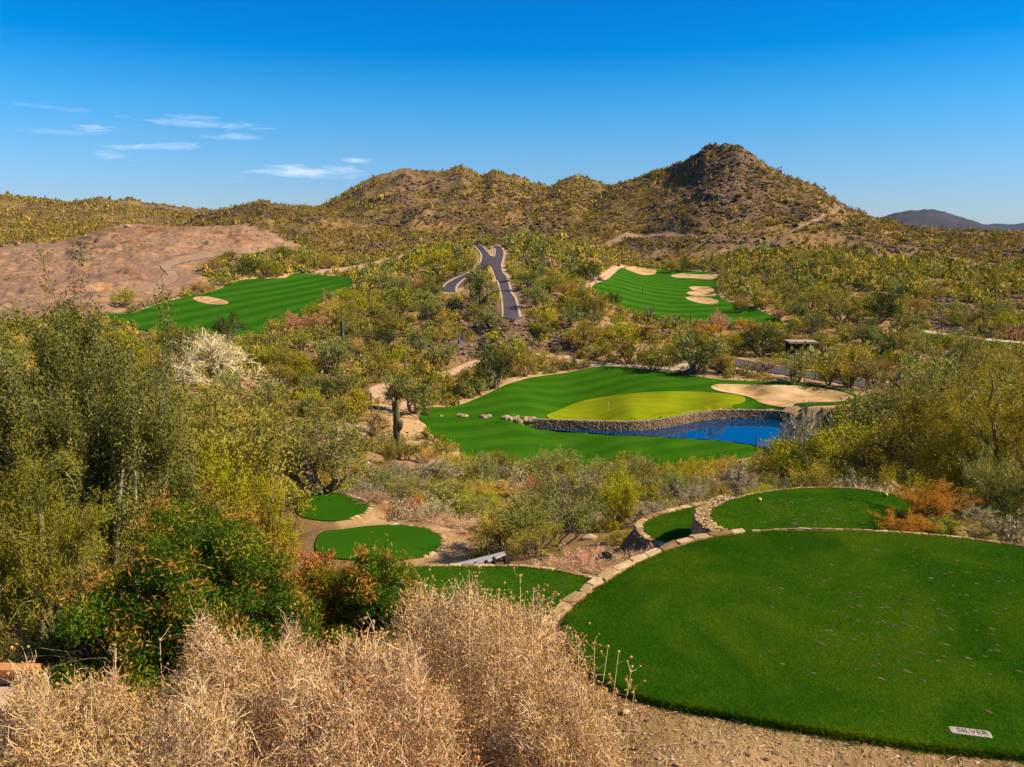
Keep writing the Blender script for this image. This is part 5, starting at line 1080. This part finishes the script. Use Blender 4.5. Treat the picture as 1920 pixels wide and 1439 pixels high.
brush(6, 330, 1330, 560, 4.05, 30000, 'nearest dry brush at the bottom edge in front of the left dome', nheads=2000, nleaf=4000)
# thin seed stalks standing above the brush
rng = np.random.default_rng(31)
ST = [(975, 1080, 985), (1000, 1105, 985), (935, 1107, 930), (880, 1100, 885), (830, 1105, 845), (1018, 1118, 1010), (1115, 1205, 1095), (1160, 1222, 1120), (1185, 1250, 1130), (1140, 1212, 1100), (1190, 1290, 1150), (700, 1165, 720), (640, 1175, 650), (300, 1200, 310), (385, 1190, 395), (215, 1210, 225), (1085, 1200, 1075), (1040, 1150, 1045), (905, 1120, 900), (440, 1205, 445)]
for i, (tx_, ty_, bx_) in enumerate(ST):
    Y = 5.4+rng.uniform(-.3, .3) if tx_ < 1060 else 5.75; a = at_Y(tx_, ty_, Y); b = at_Y(bx_, ty_+190, Y-.12); gz = float(ground_z(b[0], b[1])); root = empty('seed_stalk', (b[0], b[1], gz-.02), None, 'seed stalk', 'thin dry seed stalks rising from the foreground brush')
    root['label'] = 'thin dry seed stalk rising above the foreground brush'
    L0 = np.array([b[0], b[1], gz-.02]); e = a-L0; mid = e*.55+np.array([rng.normal(0, .02), 0, .02]); mb = MB(); tube(mb, [np.zeros(3), e*.3, mid, e], [.005, .004, .0035, .0025], 4, rnd=.8, cap=False)
    hd = MB()
    for k in range(9):
        f = rng.uniform(.62, 1); p = e*f; dd = unit(np.array([rng.normal(0, 1), rng.normal(0, .6), .8])); l = rng.uniform(.05, .14); tip = p+dd*l; tube(mb, [p, p+dd*l*.5+rng.normal(0, .008, 3), tip], [.0025, .002, .0018], 3, rnd=.8, cap=False)
        V, Fa = ICO1; hd.add(V*rng.uniform(.009, .014)+tip, Fa, rnd=rng.random())
    V, Fa = ICO1; hd.add(V*.014+e, Fa, rnd=.9); mb.build('stalk', M['twig'], root); tag(hd.build('seed_heads', M['dryleaf'], root), kind='stuff')
print('hand plants', len(THINGS), time.time()-T0)
# ---------------- saguaros
SAG = {}
def saguaro_mesh(v):
    if v in SAG: return SAG[v]
    rng = np.random.default_rng(300+v); H = 6.0; tb = MB()
    def col_(pts, r, mb):
        pts = np.array(pts); n = len(pts); rad = np.full(n, r); rad[0] *= .8; rad[-1] *= .45; rad[-2] *= .85
        d = np.gradient(pts, axis=0); d /= np.linalg.norm(d, axis=1)[:, None]; ref = np.array([0, 1, 0.]) ; a = np.cross(d, ref); a /= np.linalg.norm(a, axis=1)[:, None]; b = np.cross(d, a); sd_ = 20; th = np.arange(sd_)*2*math.pi/sd_
        rb = 1-.13*(np.arange(sd_) % 2); V = pts[:, None]+rad[:, None, None]*(np.cos(th)[None, :, None]*a[:, None]+np.sin(th)[None, :, None]*b[:, None])*rb[None, :, None]
        i = np.arange(n-1)[:, None]*sd_; j = np.arange(sd_)[None]; k = (j+1) % sd_; mb.add(V.reshape(-1, 3), np.stack([i+j, i+k, i+sd_+k, i+sd_+j], -1).reshape(-1, 4)); mb.add(np.vstack([V[-1], pts[-1]+d[-1]*r*.2]), [[q, (q+1) % sd_, sd_] for q in range(sd_)])
    z = np.linspace(-.2, H, 12); col_([(0.03*math.sin(q), 0, q) for q in z], .27, tb); trunk = tb.mesh('trunk', M['cactus']); arms = []
    for (side, z0, z1, outx) in {0: [], 1: [(-1, 2.4, 4.3, .55), (1, 2.9, 4.6, .5)], 2: [(-1, 2.2, 3.8, .5), (-1, 2.7, 4.9, .42), (1, 3.2, 4.2, .5)], 3: [(1, 2.6, 3.9, .5)]}[v % 4]:
        mb = MB(); col_([(side*.1, 0, z0), (side*outx*.6, 0, z0-.03), (side*outx, 0, z0+.22), (side*(outx+.03), 0, z0+.6), (side*(outx+.03), 0, (z0+z1)/2+.3), (side*outx, 0, z1-.25), (side*outx, 0, z1)], .17, mb); arms.append(mb.mesh('arm', M['cactus']))
    SAG[v] = (trunk, arms); return SAG[v]
NSAG = []
def saguaro(x, yb, ytop, v, label=None):
    p = hit(x, yb, GS)[0]; d = float(project(*p)[2]); h = (yb-ytop)*d/F_PX; s = h/6
    o = empty('saguaro_cactus', tuple(p)); o.scale = (max(s*.85, .5), max(s*.85, .5), s); o.rotation_euler = (0, 0, rnd_.uniform(-.5, .5)); tr_, arms = saguaro_mesh(v)
    c = bpy.data.objects.new('trunk', tr_); C.objects.link(c); c.parent = o
    for a in arms: c = bpy.data.objects.new('arm', a); C.objects.link(c); c.parent = o
    THINGS.append(dict(o=o, col='sg', px=float(x), py=float(yb), w=8, h=yb-ytop, tree=True, label=label, nm='saguaro_cactus', cat='cactus'))
for a in [(748, 862, 750, 2, 'tallest saguaro with side arms on the sandy bank left of the fairway'), (697, 782, 735, 0), (710, 780, 751, 0), (760, 707, 660, 0), (690, 690, 668, 3), (644, 652, 592, 2, 'three-armed saguaro right of the rusty pink shrubs'), (664, 648, 612, 1), (732, 615, 590, 1), (671, 530, 495, 0), (682, 528, 503, 3), (688, 520, 500, 0), (1033, 566, 530, 0), (1028, 562, 545, 0), (1018, 515, 488, 0), (1188, 606, 578, 0), (1193, 606, 583, 3), (1294, 620, 588, 0), (955, 472, 435, 1), (949, 468, 452, 0), (918, 466, 450, 0), (925, 460, 436, 3),
          (1528, 714, 680, 0, 'pale ribbed saguaro at the far edge of the big bunker beside the road'), (1508, 718, 697, 0, 'short dark saguaro left of the pale one beside the road'), (1568, 622, 600, 1), (1417, 846, 816, 0, 'stubby saguaro in front of the right part of the pond'), (853, 678, 660, 0), (838, 710, 690, 0), (1103, 690, 670, 0), (347, 748, 704, 0, 'dark straight saguaro left of the bleached white tree'), (353, 722, 700, 3), (451, 737, 712, 0), (572, 395, 385, 0), (890, 300+65, 352, 0), (1205, 555, 535, 0), (985, 500, 482, 0), (1075, 480, 465, 0), (1200, 460, 448, 0), (1172, 452, 440, 1), (1178, 452, 438, 0), (1560, 590, 572, 0), (505, 760, 735, 0), (660, 660, 630, 0), (612, 640, 612, 0), (628, 700, 672, 0), (800, 640, 618, 0), (585, 610, 590, 3), (560, 720, 692, 0), (720, 700, 672, 0), (1130, 560, 540, 0), (1350, 640, 618, 0), (1650, 560, 540, 0), (1760, 600, 578, 3), (780, 580, 562, 0), (1600, 480, 466, 0), (700, 560, 542, 0)]: saguaro(*a)
# ocotillo: fan of thin stems
p = hit(1217, 607, GS)[0]; root = empty('ocotillo', tuple(p), 'dark ocotillo with a fan of thin stems below the far right fairway', 'plant'); rng = np.random.default_rng(6); sc = p[1]/F_PX; mb = MB()
for k in range(11): e = np.array([rng.uniform(-14, 14)*sc, rng.uniform(-8, 8)*sc, rng.uniform(24, 40)*sc]); tube(mb, [np.zeros(3), e*.5+[0, 0, 1.], e], [.14, .12, .07], 4)
mb.build('stems', M['bark'], root)
# ---------------- random fill: nearest as single shrubs, the rest as scrub
rng = np.random.default_rng(99)
def scatter(r0, r1, area, amin=-.74, amax=.74):
    n = int((amax-amin)/2*(r1*r1-r0*r0)/area); r = np.sqrt(rng.uniform(r0*r0, r1*r1, n)); a = rng.uniform(amin, amax, n); return r*np.sin(a), r*np.cos(a), r
occ = np.array(OCC)
CLEAR = [(600, 922, 700, 985, 36), (640, 980, 850, 1064, 25), (820, 1028, 975, 1070, 18.3), (880, 735, 1470, 846, 128), (734, 745, 766, 862, 108), (330, 622, 484, 722, 182), (700, 770, 868, 856, 120), (925, 500, 978, 590, 262), (830, 462, 905, 546, 330),
         (1196, 912, 1725, 1012, 19), (200, 512, 650, 622, 250), (1120, 500, 1465, 600, 262), (1330, 718, 1600, 760, 170), (690, 722, 800, 785, 168), (1370, 676, 1640, 716, 186), (1476, 640, 1540, 662, 222), (1203, 614, 1228, 645, 240), (852, 628, 874, 656, 232), (1735, 622, 1905, 648, 225)]
def clear_view(x, y, w, h, z):
    px, py, d = project(x, y, z); hw = w*F_PX/d*.5; tp = py-h*F_PX/d*cT; ok = np.ones(len(x), bool); r = np.hypot(x, y)
    for x0, y0, x1, y1, rm in CLEAR: ok &= ~((r < rm) & (px+hw > x0) & (px-hw < x1) & (py > y0) & (tp < y1))
    return ok
def free(x, y, rad):
    k = lookup(nofill, x, y) > rad*.55
    for ox, oy, orad in occ:
        m = (np.abs(x-ox) < orad+4) & (np.abs(y-oy) < orad+4); k &= ~(m & ((x-ox)**2+(y-oy)**2 < (orad+rad*.4)**2))
    return k
pal = {k: (np.array(a)+np.array(b))/2 for k, (a, b) in PAL.items()}
MIX_MID = (('ol', .36), ('yb', .15), ('gg', .22), ('pv', .11), ('dk', .08), ('gy', .05), ('dr', .03), ('ru', .02))
MIX_NEAR = (('ol', .25), ('gg', .16), ('gy', .22), ('yb', .12), ('pv', .09), ('dr', .12), ('ru', .04))
MIX_HILL = (('ol', .30), ('hb', .42), ('yb', .14), ('dk', .12), ('pv', .02))
def pick(mix, x, y):
    ks = [k for k, _ in mix]; p = np.array([q for _, q in mix]); c = np.cumsum(p/p.sum()); u = np.clip(rng.random(len(x))*.72+.28*(fbm(x, y, 22, 2, 31)*.9+.5), 0, .999)
    return np.array(ks)[np.minimum(np.searchsorted(c, u), len(ks)-1)]
def lod_proto(n, seed):
    r = np.random.default_rng(seed); nl = 7; lc = r.normal(size=(nl, 3)); lc[:, 2] = np.abs(lc[:, 2])*.8; lc /= np.linalg.norm(lc, axis=1)[:, None]; lc *= r.uniform(.35, .6, (nl, 1)); i = r.integers(0, nl, n)
    v = r.normal(size=(n, 3)); v /= np.linalg.norm(v, axis=1)[:, None]; P = lc[i]+v*r.uniform(.25, .5, (n, 1)); P[:, 2] = np.abs(P[:, 2])+.05
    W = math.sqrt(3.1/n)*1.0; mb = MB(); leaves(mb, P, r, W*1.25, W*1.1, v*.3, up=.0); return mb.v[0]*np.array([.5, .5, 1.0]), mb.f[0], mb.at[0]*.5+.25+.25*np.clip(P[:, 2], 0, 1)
def bake(name, X, Y_, W, H, cols, n, seeds, mat, label=None):
    mb = MB(); pr = [lod_proto(n, s) for s in seeds]; which = rng.integers(0, len(pr), len(X)); Zg = ground_z(X, Y_)
    for k, (V, Fa, at) in enumerate(pr):
        i = np.where(which == k)[0]
        if not len(i): continue
        a = rng.uniform(0, 6.28, len(i)); ca, sa = np.cos(a)[:, None], np.sin(a)[:, None]; w_, h_ = W[i][:, None], H[i][:, None]
        P = np.stack([(V[None, :, 0]*ca-V[None, :, 1]*sa)*w_+X[i][:, None], (V[None, :, 0]*sa+V[None, :, 1]*ca)*w_+Y_[i][:, None], V[None, :, 2]*h_+Zg[i][:, None]-.05*h_], -1)
        FF = Fa[None]+len(V)*np.arange(len(i))[:, None, None]; mb.add(P.reshape(-1, 3), FF.reshape(-1, 4), 0, np.tile(at, len(i)), np.repeat(cols[i], len(Fa), 0))
    return mb
zones = [(23, 60, 3.2, 1.5, MIX_NEAR), (60, 112, 5.0, 2.0, MIX_NEAR), (112, 200, 6.5, 3.0, MIX_MID), (200, 350, 7.5, 3.6, MIX_MID), (350, 560, 9, 3.7, MIX_MID), (560, 900, 8, 2.3, MIX_HILL), (900, 1500, 15, 2.7, MIX_HILL), (1500, 2500, 40, 3.4, MIX_HILL)]
LODN = {23: 600, 60: 260, 112: 140, 200: 110, 350: 60, 560: 24, 900: 12, 1500: 7}
allmb = MB(); indiv = []
for r0, r1, area, size, mix in zones:
    x, y, r = scatter(r0, r1, area); w_ = size*rng.lognormal(0, .34 if r0 < 300 else .45, len(x)); k = free(x, y, w_*.5)
    dens = fbm(x, y, 30 if r0 < 500 else 90, 3, 44)*.5+.5; hz_ = ground_z(x, y); rk = lookup(rocky, x, y); k &= rng.random(len(x)) < np.clip((dens*1.5+.25) if r0 < 500 else (dens*3.4-.75), 0, 1)*(1-.5*rk)*(1-.2*lookup(knoll, x, y))
    far_fade = np.where(r > 500, 1, 1); px, py, d = project(x, y, hz_); k &= (px > -260) & (px < 2180) & (d > 0); x, y, r, w_ = x[k], y[k], r[k], w_[k]
    if r0 in (350, 560): 
        pass
    cols_k = pick(mix, x, y)
    h_ = w_*rng.uniform(.55, .95, len(x))
    if r0 < 350: kk = clear_view(x, y, w_*1.1, h_*1.1, ground_z(x, y)); x, y, r, w_, h_, cols_k = x[kk], y[kk], r[kk], w_[kk], h_[kk], cols_k[kk]
    if r0 < 350:
        px, py, d = project(x, y, ground_z(x, y)); vis = (px > 20) & (px < 1900); score = np.where(vis, w_*F_PX/d, 0)
        quota = {23: 70, 60: 60, 112: 70, 200: 110}[r0]; ix = np.argsort(-score)[:quota*2]; ix = rng.permutation(ix)[:quota]; pick_mask = np.zeros(len(x), bool); pick_mask[ix] = True
        for i in ix: indiv.append((cols_k[i], x[i], y[i], w_[i]*1.15, h_[i]*1.15, r0))
        keep = ~pick_mask; x, y, w_, h_, cols_k = x[keep], y[keep], w_[keep], h_[keep], cols_k[keep]
    col = np.array([pal[c] for c in cols_k])*rng.uniform(.75, 1.25, (len(x), 1))
    mbz = bake('z', x, y, w_, h_, col, LODN[r0], [int(r0)+s for s in range(6)], None)
    n0 = allmb.n
    for V, F_, at, c_ in zip(mbz.v, mbz.f, mbz.at, mbz.col): allmb.add(V, F_, 0, at, c_); allmb.f[-1] = F_+n0
    print('zone', r0, len(x), 'faces', sum(len(f) for f in mbz.f))
r = np.sqrt(rng.uniform(270**2, 640**2, 5200)); aq = rng.uniform(-.74, -.08, 5200); x, y = r*np.sin(aq), r*np.cos(aq); k = (lookup(quarry, x, y) > .5) & (lookup(np.where(sheetd < 59, sheetd, 9.), x, y) > 1) & (fbm(x, y, 30, 3, 201) > .15); x, y = x[k], y[k]; w_ = rng.uniform(.7, 2.0, len(x)); ck = pick(MIX_MID, x, y)
mbz = bake('z', x, y, w_, w_*.6, np.array([pal[q_] for q_ in ck]), 40, [71, 72, 73], None); n0 = allmb.n
for V, F_, at, c_ in zip(mbz.v, mbz.f, mbz.at, mbz.col): allmb.add(V, F_, 0, at, c_); allmb.f[-1] = F_+n0
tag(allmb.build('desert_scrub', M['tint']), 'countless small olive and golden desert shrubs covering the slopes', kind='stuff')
for c_, x, y, w_, h_, r0 in indiv:
    if c_ in ('gy',): sh = 'sage'
    elif c_ in ('dr',): sh = 'dry'
    elif r0 < 112: sh = rnd_.choice(('hush', 'hase'))
    else: sh = rnd_.choice(('bush', 'vase', 'tree') if r0 >= 112 else ('bush', 'vase'))
    place(c_, float(x), float(y), float(ground_z(x, y))-.04, float(w_), float(h_), sh, rng=rnd_)
# ---------------- rocks
def rocks(r0, r1, n, lo, hi, need=None, cols=None, amin=-.74, amax=.74):
    r = np.sqrt(rng.uniform(r0*r0, r1*r1, n)); a = rng.uniform(amin, amax, n); x, y = r*np.sin(a), r*np.cos(a); k = lookup(nofill, x, y) > .6
    k = (lookup(np.where(quarry > .5, 9., nofill), x, y) > .6) if need is None else k
    if need is not None: k &= rng.random(n) < lookup(need, x, y)
    x, y = x[k], y[k]; s = lo*(hi/lo)**(rng.random(len(x))**2.2); z = ground_z(x, y); V, Fa = ICO1; V = V.copy(); m_ = len(x)
    P = V[None]*(1+rng.normal(0, .16, (m_, 12, 1)))*np.stack([s, s*rng.uniform(.6, 1, m_), s*rng.uniform(.45, .8, m_)], 1)[:, None]+np.stack([x, y, z+s*.15], 1)[:, None]
    c = np.array(cols)[rng.integers(0, len(cols), m_)]*rng.uniform(.7, 1.2, (m_, 1)); rb.add(P.reshape(-1, 3), (Fa[None]+12*np.arange(m_)[:, None, None]).reshape(-1, 3), 0, np.repeat(rng.random(m_), 20), np.repeat(c, 20, 0))
rb = MB(); darkc = [(.10, .065, .055), (.16, .10, .08), (.22, .15, .11), (.07, .045, .04)]; tanc = [(.42, .28, .18), (.32, .2, .13), (.5, .36, .24), (.2, .12, .09)]
rocks(180, 420, 26000, .3, 1.1, rocky, darkc+tanc[:2]); rocks(190, 420, 50000, .3, 1.1, knoll*.8, darkc+darkc+tanc[:2]); rocks(400, 1150, 90000, .6, 2.6, np.clip(rocky*1.1, 0, 1), darkc); rocks(25, 115, 7000, .05, .35, None, tanc); rocks(112, 330, 16000, .12, .5, None, tanc+darkc[:1])
rocks(600, 1150, 60000, .8, 3.2, np.clip(HILL*smooth(.1, .5, fbm(GX, GY, 45, 3, 171)), 0, 1), darkc+[(.2, .12, .08)]); rocks(260, 640, 60000, .7, 2.6, quarry*smooth(.12, .5, fbm(GX, GY, 34, 3, 181))*.5, [(.52, .36, .25), (.20, .12, .08), (.34, .2, .14), (.60, .46, .34)], -.74, -.05); rocks(260, 620, 60000, .25, 1.3, quarry*.8, [(.42, .28, .22), (.5, .32, .22), (.30, .17, .13), (.55, .40, .30)], -.74, -.05)
tag(rb.build('scattered_rocks', M['tint_rock']), 'dark volcanic rocks strewn over the slopes', kind='stuff')
print('scatter', len(THINGS), time.time()-T0)
# ---------------- labels: every plant is told apart by look, landmark and order
LM = [('the left fairway', 440, 575, 210, 60), ('the far right fairway', 1280, 560, 170, 55), ('the forked asphalt road', 915, 520, 60, 70), ('the putting green', 1210, 762, 190, 28), ('the pond', 1290, 805, 190, 22), ('the big bunker', 1470, 742, 130, 20), ('the asphalt cart road', 1550, 700, 170, 28), ('the bleached white tree', 405, 680, 75, 50), ('the big left tree', 130, 740, 170, 200),
      ('the near fairway tip', 800, 785, 40, 40), ('the smallest far left turf', 640, 950, 60, 30), ('the round lower left turf', 740, 1010, 90, 30), ('the middle right turf', 1540, 960, 180, 45), ('the bare earth works', 230, 510, 250, 70), ('the right hand peak', 1360, 380, 160, 100), ('the rust red hut', 1215, 630, 20, 15), ('the rocky knoll', 930, 620, 90, 40), ('the tall saguaro', 748, 810, 15, 50), ('the right edge tree', 1890, 800, 60, 160), ('the dark rocky slope', 1840, 590, 90, 35)]
def rel(px, py):
    best = None
    for nm, cx, cy, hw, hh_ in LM:
        dx, dy = (px-cx), (py-cy); ex, ey = max(abs(dx)-hw, 0), max(abs(dy)-hh_, 0); dist = math.hypot(ex, ey*1.4)
        if best is None or dist < best[0]: best = (dist, nm, dx, dy, hw, hh_)
    _, nm, dx, dy, hw, hh_ = best
    if abs(dy)/hh_ > abs(dx)/hw: w_ = 'in front of' if dy > 0 else 'beyond'
    else: w_ = 'right of' if dx > 0 else 'left of'
    return w_+' '+nm
ORD = ['', 'second', 'third', 'fourth', 'fifth', 'sixth', 'seventh', 'eighth', 'ninth', 'tenth', 'eleventh', 'twelfth', 'thirteenth', 'fourteenth', 'fifteenth', 'sixteenth', 'seventeenth', 'eighteenth', 'nineteenth', 'twentieth']
CAT = {'palo_verde_tree': 'tree', 'ironwood_tree': 'tree', 'mesquite_tree': 'tree', 'smoke_tree': 'tree', 'bare_tree': 'tree', 'saguaro_cactus': 'cactus'}
from collections import defaultdict
grp = defaultdict(list)
for t_ in THINGS:
    nm = t_['nm'].replace('_', ' '); t_['o']['category'] = t_['cat'] or CAT.get(t_['nm'], 'shrub')
    t_['o']['group'] = {'saguaro_cactus': 'saguaros standing among the desert plants'}.get(t_['nm'], ('desert trees' if t_['o']['category'] == 'tree' else 'desert shrubs')+' between the tees and the hills')
    if t_['label']: t_['o']['label'] = t_['label']; continue
    sz = 'tall' if t_['h'] > 70 else 'medium' if t_['h'] > 28 else 'small'
    cw = {'sg': 'ribbed green'}.get(t_['col']) or KIND[t_['col']][2]
    grp[f"{sz} {cw} {nm} {rel(t_['px'], t_['py'])}"].append(t_)
for k, L_ in grp.items():
    L_.sort(key=lambda t_: t_['px'])
    if len(L_) == 1: L_[0]['o']['label'] = k; continue
    for i, t_ in enumerate(L_):
        n = len(L_)
        if i == 0: s_ = 'leftmost such'
        elif i == n-1: s_ = 'rightmost such'
        elif i < 20: s_ = ORD[i]+' from left'
        else: s_ = (ORD[n-1-i] if n-1-i < 20 else 'inner')+' from right'
        t_['o']['label'] = f'{k}, {s_}'
# ------------------------------------------------------------------ air
ZTOP = max(float(G1.max())+12, 40.)
mb = MB(); box(mb, (0, 0, ZTOP/2-48), (44300, 44300, ZTOP+96)); m = bpy.data.materials.new('air'); m.use_nodes = True; nt = m.node_tree; nt.nodes.clear()
out = nt.nodes.new('ShaderNodeOutputMaterial'); pv = nt.nodes.new('ShaderNodeVolumePrincipled'); pv.inputs['Density'].default_value = HAZE; pv.inputs['Color'].default_value = (.07, .48, 1, 1); pv.inputs['Anisotropy'].default_value = .2
nt.links.new(pv.outputs[0], out.inputs['Volume']); tag(mb.build('haze', m), kind='stuff')
# ------------------------------------------------------------------ camera, sun, sky
cam = bpy.data.cameras.new('camera'); co = bpy.data.objects.new('camera', cam); C.objects.link(co)
cam.sensor_width = 36; cam.lens = 36*F_PX/1920; cam.clip_start = .05; cam.clip_end = 60000
co.location = (0, 0, 0); co.rotation_euler = (math.pi/2-TH, 0, 0); S.camera = co
sun = bpy.data.lights.new('sun', 'SUN'); sun.energy = 4.8; sun.angle = R(.53); sun.color = (1, .87, .66)
so = bpy.data.objects.new('sun', sun); C.objects.link(so)
sd = Vector((math.sin(SUN_AZ)*math.cos(SUN_EL), math.cos(SUN_AZ)*math.cos(SUN_EL), math.sin(SUN_EL)))
so.rotation_euler = sd.to_track_quat('Z', 'Y').to_euler()
w = bpy.data.worlds.new('World'); S.world = w; w.use_nodes = True; nt = w.node_tree; nt.nodes.clear()
out = nt.nodes.new('ShaderNodeOutputWorld'); bg = nt.nodes.new('ShaderNodeBackground'); bg.inputs[1].default_value = .112
sky = nt.nodes.new('ShaderNodeTexSky'); sky.sky_type = 'NISHITA'; sky.sun_disc = False; sky.sun_elevation = SUN_EL; sky.sun_rotation = SUN_AZ
sky.altitude = 600; sky.air_density = 1.0; sky.dust_density = .25; sky.ozone_density = 3.0
SKYR = [(0, (.50, .60, .80)), (.08, (.44, .594, .84)), (.206, (.296, .61, .865)), (.282, (.167, .625, .91)), (.405, (.004, .53, .93)), (.5, (.002, .49, .97)), (.72, (.12, .42, .72)), (1, (.25, .45, .65))]
# deep desert blue: Nishita sky, saturating with height; paler zenith added to warm the shade
tc = nt.nodes.new('ShaderNodeTexCoord'); sep = nt.nodes.new('ShaderNodeSeparateXYZ'); nt.links.new(tc.outputs['Generated'], sep.inputs[0])
grade = ramp_n(nt, math_n(nt, 'MULTIPLY', sep.outputs[2], 2.0), SKYR)
col = mixc(nt, 1.0, sky.outputs[0], grade, 'MULTIPLY')
# thin cirrus low in the north west, fixed in the sky by direction
az = math_n(nt, 'ARCTAN2', sep.outputs[0], sep.outputs[1])
def cloud(az0, el0, wa, we, ang=0.0, dens=1.0, seed=0.0):
    a = math_n(nt, 'SUBTRACT', az, az0); e = math_n(nt, 'SUBTRACT', sep.outputs[2], el0)
    e = math_n(nt, 'SUBTRACT', e, math_n(nt, 'MULTIPLY', a, ang))
    d = math_n(nt, 'ADD', math_n(nt, 'POWER', math_n(nt, 'ABSOLUTE', math_n(nt, 'DIVIDE', a, wa)), 2.0), math_n(nt, 'POWER', math_n(nt, 'ABSOLUTE', math_n(nt, 'DIVIDE', e, we)), 2.0))
    cx = nt.nodes.new('ShaderNodeCombineXYZ'); nt.links.new(math_n(nt, 'MULTIPLY', az, 11.0), cx.inputs[0]); nt.links.new(math_n(nt, 'MULTIPLY', sep.outputs[2], 75.0), cx.inputs[1]); cx.inputs[2].default_value = seed
    n = noise_n(nt, 1.5, 8, cx.outputs[0], .68, 1.0)
    v = math_n(nt, 'SUBTRACT', math_n(nt, 'ADD', math_n(nt, 'MULTIPLY', n, 1.5), math_n(nt, 'MULTIPLY', d, -.45)), .55)
    return math_n(nt, 'MULTIPLY', v, dens*1.5, None, True)
def ael(px, py):
    s, q = ray(px, py); return math.atan(s), q*math.cos(math.atan(s))/math.sqrt(1+(q*math.cos(math.atan(s)))**2)
cl = None
for px, py, w_, h_, dens, ang in ((555, 322, 140, 17, 1.0, .03), (190, 246, 50, 13, .85, -.05), (375, 231, 150, 18, .5, -.03), (215, 292, 62, 12, .7, 0), (300, 274, 125, 10, .6, .03), (430, 257, 70, 9, .45, .05), (672, 302, 46, 8, .7, 0), (90, 200, 90, 7, .2, -.05), (120, 249, 90, 7, .3, 0), (620, 328, 90, 12, .5, 0)):
    a0, e0 = ael(px, py); c_ = cloud(a0, e0, w_/F_PX, h_/F_PX*1.0, ang, dens, px*.01)
    cl = c_ if cl is None else math_n(nt, 'MAXIMUM', cl, c_)
col = mixc(nt, cl, col, (7.2, 7.6, 8.4))
nt.links.new(col, bg.inputs[0]); nt.links.new(bg.outputs[0], out.inputs[0])
S.view_settings.view_transform = 'Standard'; S.view_settings.look = 'None'; S.view_settings.exposure = .52; S.view_settings.gamma = 1
S.cycles.max_bounces = 6; S.cycles.diffuse_bounces = 3; S.cycles.glossy_bounces = 2; S.cycles.transmission_bounces = 3; S.cycles.transparent_max_bounces = 4
S.cycles.use_denoising = True; S.cycles.denoiser = 'OPENIMAGEDENOISE'; S.cycles.denoising_input_passes = 'RGB_ALBEDO_NORMAL'; S.cycles.denoising_prefilter = 'ACCURATE'
S.cycles.caustics_reflective = False; S.cycles.caustics_refractive = False
S.cycles.sample_clamp_indirect = 4
print('done', time.time()-T0)
